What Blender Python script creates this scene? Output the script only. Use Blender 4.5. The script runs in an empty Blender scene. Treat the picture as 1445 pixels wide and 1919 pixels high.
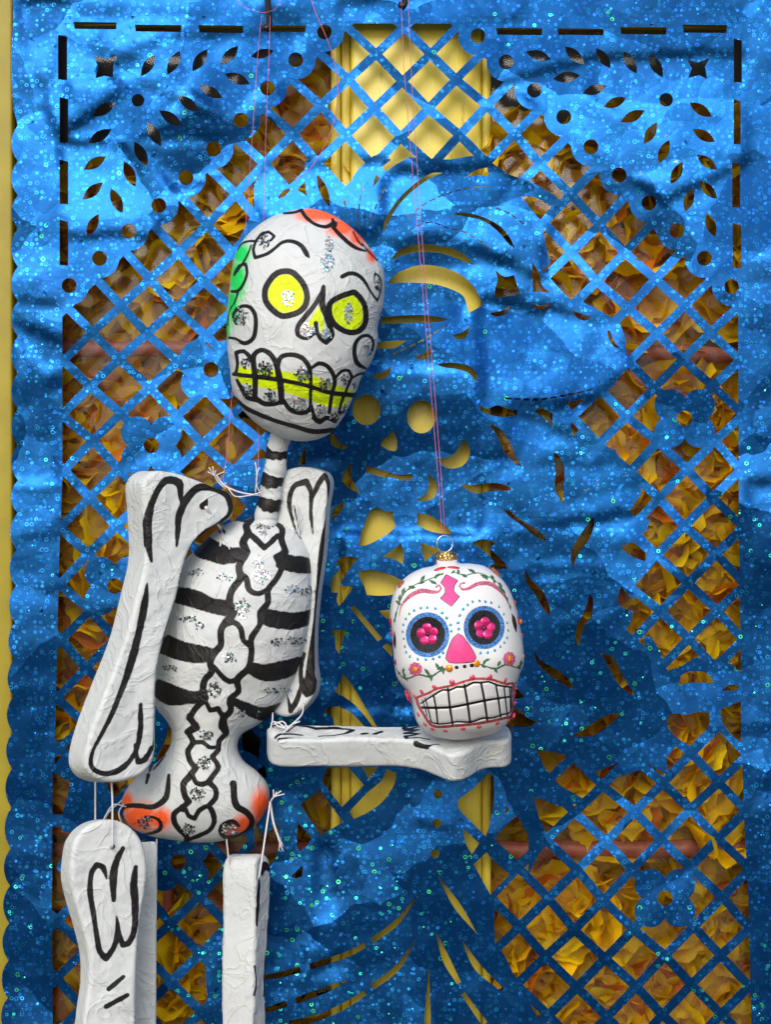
import bpy, bmesh, math, random
import numpy as np
from mathutils import Vector, Matrix
from mathutils.geometry import delaunay_2d_cdt

random.seed(7)
rng = np.random.default_rng(11)
SC = bpy.context.scene
COL = SC.collection
R = math.radians

# ------------------------------------------------------------------ scale, camera, light
W0, H0 = 1445.0, 1919.0          # tracing units across / down the cloth
S = 0.0004                       # metres per tracing unit at the cloth
D = 1.35                         # camera distance from the cloth

cam_d = bpy.data.cameras.new('camera')
cam = bpy.data.objects.new('camera', cam_d)
COL.objects.link(cam)
cam.location = (0, -D, 0)
cam.rotation_euler = (R(90), 0, 0)
cam_d.sensor_fit = 'VERTICAL'
cam_d.sensor_height = 24
cam_d.lens = 24 * D / (H0 * S)
cam_d.clip_start = 0.05
cam_d.clip_end = 200
SC.camera = cam

SUN_EL, SUN_AZ = 35, 193         # degrees; azimuth clockwise from +Y
w = bpy.data.worlds.new('World')
SC.world = w
w.use_nodes = True
nt = w.node_tree
nt.nodes.clear()
sky = nt.nodes.new('ShaderNodeTexSky')
sky.sky_type = 'NISHITA'
sky.sun_disc = False
sky.sun_elevation = R(SUN_EL)
sky.sun_rotation = R(SUN_AZ)
sky.air_density = 1.0
sky.dust_density = 2.5
bg = nt.nodes.new('ShaderNodeBackground')
bg.inputs['Strength'].default_value = 0.15
wo = nt.nodes.new('ShaderNodeOutputWorld')
nt.links.new(sky.outputs[0], bg.inputs[0])
nt.links.new(bg.outputs[0], wo.inputs[0])

sun_d = bpy.data.lights.new('sun', 'SUN')
sun_d.energy = 1.5
sun_d.angle = R(32)
sun_d.color = (1.0, 0.965, 0.92)
sun = bpy.data.objects.new('sun', sun_d)
COL.objects.link(sun)
sd = Vector((math.sin(R(SUN_AZ)) * math.cos(R(SUN_EL)), math.cos(R(SUN_AZ)) * math.cos(R(SUN_EL)), math.sin(R(SUN_EL))))
sun.rotation_euler = sd.to_track_quat('Z', 'Y').to_euler()

SC.view_settings.view_transform = 'Standard'
SC.view_settings.look = 'None'
SC.view_settings.gamma = 1
SC.view_settings.exposure = 0.28
SC.cycles.max_bounces = 8
SC.cycles.transparent_max_bounces = 12

# ------------------------------------------------------------------ helpers
def P(x, y, d):
    """tracing units + distance in front of the cloth (m) -> world"""
    f = S * (D - d) / D
    return Vector(((x - W0 / 2) * f, -d, (H0 / 2 - y) * f))

def Pn(x, y, d):
    f = S * (D - d) / D
    return np.stack([(x - W0 / 2) * f, -d, (H0 / 2 - y) * f], -1)

def tag(o, label=None, cat=None, group=None, kind=None):
    if label: o['label'] = label
    if cat: o['category'] = cat
    if group: o['group'] = group
    if kind: o['kind'] = kind
    return o

def empty(name, loc, label, cat, group=None):
    o = bpy.data.objects.new(name, None)
    o.empty_display_size = 0.01
    COL.objects.link(o)
    o.location = loc
    return tag(o, label, cat, group)

def link(name, me, mat=None, parent=None, smooth=True):
    if mat is not None and not me.materials:
        me.materials.append(mat)
    if smooth:
        me.shade_smooth()
    o = bpy.data.objects.new(name, me)
    COL.objects.link(o)
    if parent is not None:
        o.parent = parent
        if parent.type == 'EMPTY' and parent.parent is None:
            o.matrix_parent_inverse = Matrix.LocRotScale(parent.location, parent.rotation_euler, parent.scale).inverted()
    return o

def mesh(name, v, f):
    me = bpy.data.meshes.new(name)
    me.from_pydata([tuple(p) for p in v], [], [tuple(q) for q in f])
    me.update()
    return me

def tri_mesh(name, V, T):
    """fast triangle mesh from numpy arrays"""
    me = bpy.data.meshes.new(name)
    V = np.asarray(V, np.float32); T = np.asarray(T, np.int32)
    me.vertices.add(len(V)); me.vertices.foreach_set('co', V.ravel())
    me.loops.add(T.size); me.loops.foreach_set('vertex_index', T.ravel())
    me.polygons.add(len(T))
    me.polygons.foreach_set('loop_start', np.arange(0, T.size, 3, dtype=np.int32))
    me.polygons.foreach_set('loop_total', np.full(len(T), 3, np.int32))
    me.update(calc_edges=True)
    return me

def hash2(i, j, s):
    n = (i.astype(np.int64) * 374761393 + j.astype(np.int64) * 668265263 + s * 1442695041) & 0xffffffff
    n = ((n ^ (n >> 13)) * 1274126177) & 0xffffffff
    n = (n ^ (n >> 16)) & 0xffff
    return n / 65535.0

def vnoise(x, y, s=0):
    i = np.floor(x); j = np.floor(y)
    fx = x - i; fy = y - j
    fx = fx * fx * fx * (fx * (fx * 6 - 15) + 10); fy = fy * fy * fy * (fy * (fy * 6 - 15) + 10)
    a = hash2(i, j, s); b = hash2(i + 1, j, s); c = hash2(i, j + 1, s); d = hash2(i + 1, j + 1, s)
    return (a + (b - a) * fx) * (1 - fy) + (c + (d - c) * fx) * fy - 0.5

def fbm(x, y, s=0, o=4):
    r = 0; a = 1
    for k in range(o):
        r = r + a * vnoise(x, y, s + k * 17); a *= 0.5; x = x * 2.03 + 3.1; y = y * 2.03 + 1.7
    return r

def sstep(a, b, x):
    t = np.clip((x - a) / (b - a), 0, 1)
    return t * t * (3 - 2 * t)

def pip(X, Y, poly):
    """points in polygon"""
    p = np.asarray(poly, float); q = np.roll(p, -1, 0)
    ins = np.zeros(X.shape, bool)
    for (x1, y1), (x2, y2) in zip(p, q):
        if y1 == y2: continue
        c = ((y1 > Y) != (y2 > Y)) & (X < (x2 - x1) * (Y - y1) / (y2 - y1) + x1)
        ins ^= c
    return ins

def seg_dist(X, Y, a, b):
    dx, dy = b[0] - a[0], b[1] - a[1]
    L = dx * dx + dy * dy + 1e-9
    t = np.clip(((X - a[0]) * dx + (Y - a[1]) * dy) / L, 0, 1)
    return np.hypot(X - a[0] - t * dx, Y - a[1] - t * dy), t

def poly_dist(X, Y, poly):
    d = np.full(X.shape, 1e9)
    n = len(poly)
    for i in range(n):
        e, _ = seg_dist(X, Y, poly[i], poly[(i + 1) % n])
        d = np.minimum(d, e)
    return d

def smooth(pts, step=4.0, closed=True, corner=50):
    """Catmull-Rom through pts; sharp turns stay sharp"""
    p = [np.array(q, float) for q in pts]
    n = len(p)
    tan = []
    for i in range(n):
        a = p[i - 1] if (closed or i > 0) else p[i]
        b = p[(i + 1) % n] if (closed or i < n - 1) else p[i]
        v1 = p[i] - a; v2 = b - p[i]
        l1 = np.linalg.norm(v1); l2 = np.linalg.norm(v2)
        if l1 > 1e-6 and l2 > 1e-6:
            ang = math.degrees(math.acos(max(-1, min(1, float(v1[:2] @ v2[:2]) / max(1e-9, np.linalg.norm(v1[:2]) * np.linalg.norm(v2[:2]))))))
        else:
            ang = 0
        tan.append(None if ang > corner else (b - a) / max(1e-6, l1 + l2))
    out = []
    for i in range(n if closed else n - 1):
        a, b = p[i], p[(i + 1) % n]
        L = np.linalg.norm(b - a)
        ta, tb = tan[i], tan[(i + 1) % n]
        ch = (b - a) / max(L, 1e-6)
        ta = ch if ta is None else ta
        tb = ch if tb is None else tb
        k = max(1, int(L / step))
        for j in range(k):
            t = j / k
            h00 = 2*t**3 - 3*t**2 + 1; h10 = t**3 - 2*t**2 + t; h01 = -2*t**3 + 3*t**2; h11 = t**3 - t**2
            out.append(h00 * a + h10 * L * ta + h01 * b + h11 * L * tb)
    if not closed:
        out.append(p[-1])
    return [tuple(q) for q in out]

def Z(pts, ox, oy, s):
    """enlarged-view coordinates -> tracing units; a third value is a width"""
    return [(ox + q[0] / s, oy + q[1] / s) + ((q[2] / s,) if len(q) > 2 else ()) for q in pts]

def mesh_add(name, parts):
    """join (verts, faces) lists"""
    V = []; F = []
    for v, f in parts:
        o = len(V); V += list(v); F += [tuple(i + o for i in q) for q in f]
    return mesh(name, V, F)

def tube(pts, r, seg=8, closed=False, caps=True):
    """pts world Vectors, r radius or list -> (verts, faces)"""
    n = len(pts); V = []; F = []
    if not hasattr(r, '__len__'): r = [r] * n
    up = None
    for i in range(n):
        t = (pts[(i + 1) % n] - pts[i - 1]) if (closed or 0 < i < n - 1) else (pts[min(i + 1, n - 1)] - pts[max(i - 1, 0)])
        t = t.normalized() if t.length > 1e-9 else Vector((0, 0, 1))
        if up is None:
            up = t.orthogonal().normalized()
        up = (up - t * up.dot(t)).normalized()
        sd_ = t.cross(up)
        for k in range(seg):
            a = 2 * math.pi * k / seg
            V.append(pts[i] + (up * math.cos(a) + sd_ * math.sin(a)) * r[i])
    for i in range(n if closed else n - 1):
        for k in range(seg):
            a = i * seg + k; b = i * seg + (k + 1) % seg
            c = ((i + 1) % n) * seg + (k + 1) % seg; d = ((i + 1) % n) * seg + k
            F.append((a, b, c, d))
    if caps and not closed:
        F.append(tuple(reversed(range(seg)))); F.append(tuple(range((n - 1) * seg, n * seg)))
    return V, F

def path3(pts, step=8):
    """(x,y,d metres) -> smooth world path"""
    q = smooth([(a, b, c / S) for a, b, c in pts], step, False, 80)
    return [P(a, b, c * S) for a, b, c in q]

def box_vf(x0, x1, y0, y1, z0, z1):
    V = [Vector(p) for p in ((x0,y0,z0),(x1,y0,z0),(x1,y1,z0),(x0,y1,z0),(x0,y0,z1),(x1,y0,z1),(x1,y1,z1),(x0,y1,z1))]
    return V, [(3,2,1,0),(4,5,6,7),(0,1,5,4),(1,2,6,5),(2,3,7,6),(3,0,4,7)]

def bevel_box(name, ext, bev, mat, parent=None, seg=2):
    v, f = box_vf(*ext)
    me = mesh(name, v, f)
    bm = bmesh.new(); bm.from_mesh(me)
    bmesh.ops.bevel(bm, geom=list(bm.edges), offset=bev, segments=seg, affect='EDGES', profile=0.5)
    bm.to_mesh(me); bm.free()
    return link(name, me, mat, parent)

# ------------------------------------------------------------------ materials
class N:
    def __init__(s, name):
        s.m = bpy.data.materials.new(name); s.m.use_nodes = True
        s.t = s.m.node_tree; s.t.nodes.clear()
        s.out = s.t.nodes.new('ShaderNodeOutputMaterial')
        s.p = s.t.nodes.new('ShaderNodeBsdfPrincipled')
        s.t.links.new(s.p.outputs[0], s.out.inputs[0])
    def n(s, kind, **kw):
        x = s.t.nodes.new('ShaderNode' + kind)
        for k, v in kw.items(): setattr(x, k, v)
        return x
    def l(s, a, b): s.t.links.new(a, b)
    def put(s, inp, v):
        if hasattr(v, 'is_output') or isinstance(v, bpy.types.NodeSocket): s.l(v, inp)
        else:
            if isinstance(v, (tuple, list)) and len(v) == 3 and inp.type == 'RGBA': v = (*v, 1)
            inp.default_value = v
    def math(s, op, a, b=0.0, c=0.0, clamp=False):
        x = s.n('Math', operation=op, use_clamp=clamp)
        s.put(x.inputs[0], a); s.put(x.inputs[1], b)
        if op in ('MULTIPLY_ADD', 'SMOOTH_MIN', 'COMPARE'): s.put(x.inputs[2], c)
        return x.outputs[0]
    def vmath(s, op, a, b=(0,0,0), sc=None):
        x = s.n('VectorMath', operation=op)
        s.put(x.inputs[0], a)
        if op == 'SCALE': s.put(x.inputs['Scale'], sc)
        else: s.put(x.inputs[1], b)
        return x.outputs[0]
    def mix(s, f, a, b, mode='MIX'):
        x = s.n('Mix', data_type='RGBA', blend_type=mode)
        s.put(x.inputs[0], f); s.put(x.inputs[6], a); s.put(x.inputs[7], b)
        return x.outputs[2]
    def attr(s, name):
        x = s.n('Attribute', attribute_name=name); return x
    def coord(s, kind='Object'): return s.n('TexCoord').outputs[kind]
    def noise(s, vec, scale, detail=3, rough=0.5, dist=0.0):
        x = s.n('TexNoise'); s.put(x.inputs['Vector'], vec)
        x.inputs['Scale'].default_value = scale; x.inputs['Detail'].default_value = detail
        x.inputs['Roughness'].default_value = rough; x.inputs['Distortion'].default_value = dist
        return x
    def ramp(s, f, stops):
        x = s.n('ValToRGB'); s.put(x.inputs[0], f)
        e = x.color_ramp.elements
        while len(e) < len(stops): e.new(0.5)
        for k, (pos, c) in enumerate(stops):
            e[k].position = pos; e[k].color = (*c, 1) if len(c) == 3 else c
        return x.outputs[0]
    def maprange(s, v, a, b, c=0.0, d=1.0):
        x = s.n('MapRange'); s.put(x.inputs[0], v)
        for k, q in zip((1,2,3,4), (a,b,c,d)): x.inputs[k].default_value = q
        return x.outputs[0]
    def bump(s, h, strength, dist, normal=None):
        x = s.n('Bump'); s.put(x.inputs['Height'], h)
        x.inputs['Strength'].default_value = strength; x.inputs['Distance'].default_value = dist
        if normal is not None: s.l(normal, x.inputs['Normal'])
        return x.outputs[0]
    def set(s, **kw):
        for k, v in kw.items():
            s.put(s.p.inputs[k.replace('_', ' ')], v)
        return s.m

def plain(name, col, rough=0.6, metal=0.0, var=0.06, scale=60, bump=0.15, **kw):
    m = N(name); c = m.coord()
    nz = m.noise(c, scale, 5, 0.6)
    base = m.mix(m.math('MULTIPLY', nz.outputs[0], 1.0), tuple(max(0, q * (1 - var * 4)) for q in col), tuple(min(1, q * (1 + var * 2)) for q in col))
    m.set(Base_Color=base, Roughness=rough, Metallic=metal, Normal=m.bump(nz.outputs[0], bump, 0.001), **kw)
    return m.m

def foil_material():
    m = N('blue_holographic_cloth'); c = m.coord()
    # printed rings and dots, about 4.5 mm apart, each cell tilted its own way like a holographic film
    def cells(scale, jit):
        v = m.n('TexVoronoi', feature='F1'); m.l(jit, v.inputs['Vector']); v.inputs['Scale'].default_value = scale
        v.inputs['Randomness'].default_value = 0.85
        return v
    c2 = m.vmath('MULTIPLY', c, (1, 0.02, 1))
    v1 = cells(262, c2)
    sep = m.n('SeparateColor'); m.l(v1.outputs['Color'], sep.inputs[0])
    r1 = m.math('MULTIPLY_ADD', sep.outputs[0], 0.12, 0.26)
    ring = m.math('SUBTRACT', 1.0, m.math('DIVIDE', m.math('ABSOLUTE', m.math('SUBTRACT', v1.outputs['Distance'], r1)), 0.12), clamp=True)
    dot = m.math('LESS_THAN', v1.outputs['Distance'], m.math('MULTIPLY', sep.outputs[1], 0.2))
    isdot = m.math('GREATER_THAN', sep.outputs[2], 0.78)
    marks = m.mix(isdot, ring, dot)
    c3 = m.vmath('ADD', c2, (0.37, 0, 0.21))
    v2 = cells(300, c3)
    sep2 = m.n('SeparateColor'); m.l(v2.outputs['Color'], sep2.inputs[0])
    ring2 = m.math('SUBTRACT', 1.0, m.math('DIVIDE', m.math('ABSOLUTE', m.math('SUBTRACT', v2.outputs['Distance'], 0.30)), 0.13), clamp=True)
    dot2 = m.mix(m.math('GREATER_THAN', sep2.outputs[2], 0.6), m.math('MULTIPLY', ring2, sep2.outputs[0]), m.math('LESS_THAN', v2.outputs['Distance'], m.math('MULTIPLY', sep2.outputs[0], 0.22)))
    mk = m.math('MAXIMUM', marks, m.math('MULTIPLY', dot2, 0.75))
    # fine woven backing
    v3 = m.n('TexVoronoi', feature='DISTANCE_TO_EDGE'); m.l(c2, v3.inputs['Vector']); v3.inputs['Scale'].default_value = 720; v3.inputs['Randomness'].default_value = 0.15
    weave = m.math('MINIMUM', m.math('MULTIPLY', v3.outputs['Distance'], 3.0), 1.0)
    big = m.noise(c, 9, 4, 0.55)
    base = m.mix(big.outputs[0], (0.001, 0.034, 0.145), (0.004, 0.102, 0.35))
    base = m.mix(m.math('MULTIPLY', m.math('SUBTRACT', 1.0, weave), 0.04), base, (0.01, 0.24, 0.62))
    pn = m.noise(c, 5.5, 2, 0.5)
    sxyz = m.n('SeparateXYZ'); m.l(c, sxyz.inputs[0])
    low = m.maprange(sxyz.outputs[2], 0.05, -0.32)
    thr = m.math('SUBTRACT', 1.0, m.math('MULTIPLY', m.maprange(pn.outputs[0], 0.46, 0.66), m.math('MULTIPLY_ADD', low, 0.13, 0.015)))
    glint = m.math('GREATER_THAN', sep.outputs[1], thr)  # holographic sparkle painted as bright green and cyan base colour, denser lower down
    hue = m.mix(sep.outputs[0], (0.008, 0.12, 0.80), (0.02, 0.36, 0.72))
    hue = m.mix(glint, hue, m.mix(m.math('GREATER_THAN', sep.outputs[0], 0.55), (0.05, 0.95, 0.75), (0.08, 0.9, 0.25)))
    vary = m.math('MULTIPLY', m.math('MULTIPLY_ADD', sep.outputs[1], 0.6, 0.36), m.maprange(m.noise(c, 24, 3, 0.6).outputs[0], 0.3, 0.62, 0.55, 1.05))
    base = m.mix(m.math('MULTIPLY', mk, m.math('MAXIMUM', vary, glint)), base, hue)
    # scuffed spots where the printed film has worn
    wn = m.noise(m.vmath('MULTIPLY', c, (1, 1, 2.2)), 90, 4, 0.7); wm = m.noise(c, 10, 2, 0.5)
    worn = m.math('MULTIPLY', m.maprange(wn.outputs[0], 0.66, 0.72), m.maprange(wm.outputs[0], 0.58, 0.66))
    base = m.mix(m.math('MULTIPLY', worn, 0.6), base, (0.22, 0.36, 0.50))
    # crumples
    wr1 = m.noise(c, 11, 3, 0.5, 0.2); wr2 = m.noise(c, 60, 3, 0.6, 0.2)
    warp = m.vmath('ADD', m.vmath('MULTIPLY', c, (0.8, 1, 1.25)), m.vmath('SCALE', m.noise(c, 16, 3, 0.6).outputs['Color'], sc=0.03))
    fa = m.n('TexVoronoi', feature='F1'); m.l(warp, fa.inputs['Vector']); fa.inputs['Scale'].default_value = 15
    fb = m.n('TexVoronoi', feature='F1'); m.l(m.vmath('ADD', warp, (1.3, 0, 2.1)), fb.inputs['Vector']); fb.inputs['Scale'].default_value = 42
    fold = m.math('ABSOLUTE', m.math('SUBTRACT', wr1.outputs[0], 0.5))
    fold = m.math('POWER', fold, 0.6)
    h = m.math('ADD', m.math('MULTIPLY', fold, 1.0), m.math('MULTIPLY', wr2.outputs[0], 0.35))
    nb = m.bump(h, 0.20, 0.0035)
    off = m.vmath('SUBTRACT', v1.outputs['Color'], (0.5, 0.5, 0.28))
    off = m.vmath('SCALE', off, sc=m.math('MULTIPLY', mk, 0.36))
    fo_ = m.vmath('SCALE', m.vmath('SUBTRACT', fa.outputs['Color'], (0.5, 0.5, 0.5)), sc=0.24)
    fo2 = m.vmath('SCALE', m.vmath('SUBTRACT', fb.outputs['Color'], (0.5, 0.5, 0.5)), sc=0.07)
    nb = m.vmath('ADD', m.vmath('ADD', nb, m.vmath('MULTIPLY', fo_, (1, 0.2, 1))), m.vmath('MULTIPLY', fo2, (1, 0.2, 1)))
    nn = m.vmath('NORMALIZE', m.vmath('ADD', nb, off))
    rough = m.math('MULTIPLY_ADD', big.outputs[0], 0.12, 0.26)
    m.set(Base_Color=base, Metallic=0.84, Roughness=rough, Normal=nn, Specular_IOR_Level=0.5)
    return m.m

def paint_material(name, base, layers, rough=0.62, wrinkle=1.0, dirt=0.10, coat=0.0, spray=None, mache=True):
    """layers: (attribute holding signed distance in tracing units, colour, softness, edge noise, sparkle)"""
    m = N(name); c = m.coord()
    col = base
    nz = m.noise(c, 22, 4, 0.6); nf = m.noise(c, 320, 3, 0.6); ne = m.noise(c, 170, 3, 0.65)
    col = m.mix(m.math('MULTIPLY', m.maprange(nz.outputs[0], 0.45, 0.75), dirt * 1.5), base, tuple(q * 0.78 for q in base))
    if mache:
        spk = m.math('GREATER_THAN', m.noise(c, 420, 2, 0.5).outputs[0], 0.735)
        spm = m.math('MULTIPLY', spk, m.maprange(m.noise(c, 30, 2).outputs[0], 0.5, 0.62))
        col = m.mix(m.math('MULTIPLY', spm, 0.45), col, (0.12, 0.11, 0.11))
    if mache:
        stv = m.noise(m.vmath('MULTIPLY', c, (1, 1, 0.12)), 260, 3, 0.6)
        col = m.mix(m.math('MULTIPLY', m.maprange(stv.outputs[0], 0.5, 0.8), 0.35), col, tuple(q * 0.80 for q in base))
        sm_ = m.noise(c, 9, 4, 0.7)
        col = m.mix(m.math('MULTIPLY', m.maprange(sm_.outputs[0], 0.52, 0.75), 0.30), col, (0.42, 0.40, 0.39))
    if spray:
        for an, sc in spray:
            a = m.attr(an).outputs['Fac']
            f = m.math('ADD', a, m.math('MULTIPLY', m.math('SUBTRACT', nf.outputs[0], 0.5), 0.35))
            f = m.math('MULTIPLY', m.maprange(f, 0.12, 0.8), m.math('MINIMUM', m.math('MULTIPLY', a, 8), 1.0))
            col = m.mix(f, col, sc)
    rr = rough; metal = 0.0
    for an, lc, soft, ea, spark in layers:
        a = m.attr(an).outputs['Fac']
        v = m.math('ADD', a, m.math('MULTIPLY', m.math('SUBTRACT', ne.outputs[0], 0.5), ea))
        f = m.math('SUBTRACT', 0.5, m.math('DIVIDE', v, soft), clamp=True)
        c1 = lc
        if spark:
            vo = m.n('TexVoronoi', feature='F1'); m.l(c, vo.inputs['Vector']); vo.inputs['Scale'].default_value = 1500
            sp = m.n('SeparateColor'); m.l(vo.outputs['Color'], sp.inputs[0])
            c1 = m.mix(sp.outputs[0], tuple(q * 0.35 for q in lc), tuple(min(1, q * 1.7 + 0.05 * spark) for q in lc))
            rr = m.mix(f, rr if not isinstance(rr, float) else (rr, rr, rr), (0.35, 0.35, 0.35))
        else:
            c1 = m.mix(nf.outputs[0], tuple(q * 0.7 for q in lc), tuple(min(1, q * 1.25 + 0.004) for q in lc))
            rr = m.mix(f, rr if not isinstance(rr, float) else (rr, rr, rr), (0.55, 0.55, 0.55))
        col = m.mix(f, col, c1)
    if wrinkle > 0:
        w1 = m.noise(c, 30, 3, 0.5, 1.5); w2 = m.noise(c, 85, 4, 0.6, 0.8)
        ridge = m.math('POWER', m.math('SUBTRACT', 1.0, m.math('MULTIPLY', m.math('ABSOLUTE', m.math('SUBTRACT', w1.outputs[0], 0.5)), 9.0), clamp=True), 3.0)
        vo2 = m.n('TexVoronoi', feature='F1'); m.l(m.vmath('ADD', c, m.vmath('SCALE', w1.outputs['Color'], sc=0.03)), vo2.inputs['Vector']); vo2.inputs['Scale'].default_value = 26
        patch = m.n('SeparateColor'); m.l(vo2.outputs['Color'], patch.inputs[0])
        h = m.math('ADD', m.math('MULTIPLY', ridge, 0.5), m.math('MULTIPLY', w2.outputs[0], 0.8))
        h = m.math('ADD', h, m.math('MULTIPLY', patch.outputs[0], 0.35))
        nb = m.bump(h, 0.75 * wrinkle, 0.0012)
        nb = m.bump(nf.outputs[0], 0.25 * wrinkle, 0.0003, nb)
        m.set(Normal=nb)
    m.set(Base_Color=col, Roughness=rr, Specular_IOR_Level=0.32, Coat_Weight=coat, Coat_Roughness=0.25)
    return m.m

# ------------------------------------------------------------------ the punched blue cloth
def lens(a, b, wd=None, n=6):
    ax, ay = a; bx, by = b
    L = math.hypot(bx - ax, by - ay); wd = wd or L * 0.2
    nx, ny = -(by - ay) / L, (bx - ax) / L
    up = []; dn = []
    for i in range(n + 1):
        t = i / n; k = math.sin(math.pi * t) ** 0.9 * wd
        up.append((ax + (bx - ax) * t + nx * k, ay + (by - ay) * t + ny * k))
        dn.append((ax + (bx - ax) * t - nx * k, ay + (by - ay) * t - ny * k))
    return up + dn[::-1][1:-1]

def circ(x, y, r, ry=None, n=20):
    ry = ry or r
    return [(x + r * math.cos(2 * math.pi * i / n), y + ry * math.sin(2 * math.pi * i / n)) for i in range(n)]

def strip(pts):
    """(x, y, width) centre line -> polygon"""
    q = smooth(pts, 10, False, 80)
    up = []; dn = []
    for i, (x, y, wd) in enumerate(q):
        x0, y0, _ = q[max(i - 1, 0)]; x1, y1, _ = q[min(i + 1, len(q) - 1)]
        L = math.hypot(x1 - x0, y1 - y0) or 1
        nx, ny = -(y1 - y0) / L, (x1 - x0) / L; k = max(wd, 0.8) / 2
        up.append((x + nx * k, y + ny * k)); dn.append((x - nx * k, y - ny * k))
    return up + dn[::-1]

# left edge of the cloth: straight, then scallops
edge = [(22, -70), (24, 30), (20, 120), (24, 205), (33, 235)]
cusps = [235, 302, 366, 428, 500, 564, 630, 699, 767, 834, 900, 961, 1030, 1098, 1167, 1235, 1305, 1372, 1440, 1513, 1590, 1660, 1730, 1800, 1870, 1940, 2010]
def cx(y): return 33 - max(0, y - 900) * 0.0195
for a_, b_ in zip(cusps, cusps[1:]):
    for i in range(1, 9):
        t = i / 8
        edge.append((cx(a_) + (cx(b_) - cx(a_)) * t - 12.5 * math.sin(math.pi * t) ** 0.75, a_ + (b_ - a_) * t))
outer = [(1580, -70), (1580, 2030)] + [(15, 2030)] + edge[::-1][1:]

rowy = [-52, 0, 48, 99, 149, 201, 254, 308, 362, 418, 471, 524, 576, 626, 676, 727, 778, 829, 882, 935, 989, 1041, 1096, 1147, 1200, 1254, 1308, 1362, 1415, 1469, 1520, 1574, 1628, 1684, 1740, 1793, 1848, 1903, 1958, 2012, 2066]
def node(k, j):
    y = rowy[j + 2]
    hx = 52.2 + max(0, y - 150) * 0.00135
    x = 754 + k * hx
    if k < 0 and y > 1400: x += (-k) * 0.3; y -= (-k) * 1.2
    x += 4 * math.sin(y * 0.021 + k * 0.9); y += 3.5 * math.sin(x * 0.017 + 1.3)
    return x, y
OPS = []
for j in range(-1, 38):
    for k in range(-13, 14):
        if (k + j) % 2: 
            q = [node(k, j - 1), node(k + 1, j), node(k, j + 1), node(k - 1, j)]
            mx = sum(a[0] for a in q) / 4; my = sum(a[1] for a in q) / 4
            f = 1 - 11.5 / 52
            q = [(mx + (a[0] - mx) * f, my + (a[1] - my) * f) for a in q]
            if my > 20: OPS.append((q, 0))
A = lambda p: OPS.append((p, 1))
X_ = lambda p: OPS.append((p, 0))
# margins round the trellis window
A([(-50, -70), (1580, -70), (1580, 45), (-50, 43)])
A([(-50, -70), (115, -70), (116, 560), (116, 900), (110, 1050), (102, 1400), (96, 1700), (99, 2030), (-50, 2030)])
A([(1386, -70), (1580, -70), (1580, 2030), (1412, 2030), (1404, 1700), (1394, 1500), (1390, 1300), (1386, 1000), (1384, 600)])
# corner panels with scalloped inner edge
A([(100, 30), (640, 30), (608, 60), (554, 112), (501, 165), (451, 225), (400, 279), (348, 333), (297, 385), (241, 433), (186, 484), (129, 535), (100, 570)])
A([(1400, 30), (875, 30), (896, 67), (949, 116), (1002, 169), (1057, 219), (1108, 275), (1161, 328), (1217, 380), (1269, 432), (1321, 484), (1372, 537), (1400, 570)])
LC = [(608, 60), (554, 112), (501, 165), (451, 225), (400, 279), (348, 333), (297, 385), (241, 433), (186, 484), (129, 535)]
RC = [(896, 67), (949, 116), (1002, 169), (1057, 219), (1108, 275), (1161, 328), (1217, 380), (1269, 432), (1321, 484), (1372, 537)]
for x, y in LC + RC: A(circ(x, y, 37, n=28))
for x, y in LC + RC: X_(circ(x, y, 14))
X_(circ(258, 188, 12)); X_(circ(1249, 187, 13))
for a, b, c, d in ((137,218,41,55),(252,340,46,60),(371,456,47,62),(487,573,47,60),(930,1017,52,66),(1045,1132,53,66),(1163,1250,50,65),(1280,1363,46,62)):
    X_([(a, c), (b, c + 1), (b - 1, d), (a + 2, d - 1)])
for a, b, c, d in ((108,125,65,150),(111,127,182,268),(111,127,299,383),(111,127,412,498),(1376,1391,72,155),(1376,1389,186,271),(1373,1388,304,389),(1374,1390,418,503)):
    X_([(a, c), (b, c + 4), (b, d), (a, d - 1)])
for a, b, c, d in ((264,143,290,103),(313,140,337,95),(360,134,388,92),(413,122,446,86),(470,106,513,95),(421,138,468,157),(373,160,416,184),(333,179,372,209),(298,207,340,235),(275,228,301,274),(251,265,276,311),(232,302,253,350),(207,353,229,400),(172,218,216,192),(165,268,208,242),(156,318,198,293),(154,374,192,342),(162,443,184,401),
    (986,97,1033,111),(1059,87,1096,121),(1118,90,1145,128),(1169,96,1194,138),(1217,101,1243,145),(1037,148,1088,141),(1092,175,1138,161),(1132,201,1175,183),(1164,229,1209,207),(1208,270,1232,229),(1235,306,1255,262),(1258,345,1280,303),(1285,397,1299,352),(1293,192,1335,219),(1299,242,1341,266),(1307,290,1345,318),(1312,339,1345,373),(1325,399,1341,444)):
    X_(lens((a, b), (c, d)))
X_([(176,104),(197,110),(219,105),(212,120),(211,145),(195,142),(178,147),(184,125)])
X_([(1289,112),(1309,117),(1331,108),(1322,125),(1326,148),(1311,141),(1291,146),(1297,128)])
# four-petalled flowers on the trellis
def blossom(x, y, r=30, o=27):
    for sx, sy in ((-1,-1),(1,-1),(1,1),(-1,1)): A(circ(x + sx * o, y + sy * o * 0.92, r, n=24))
    A(circ(x, y, o, n=16))
BL = [(283, 835), (1284, 784), (1247, 1683), (395, 693), (215, 1098), (334, 1615)]
for x, y in BL: blossom(x, y)
for x, y in BL: X_(circ(x, y, 14.5))

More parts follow.
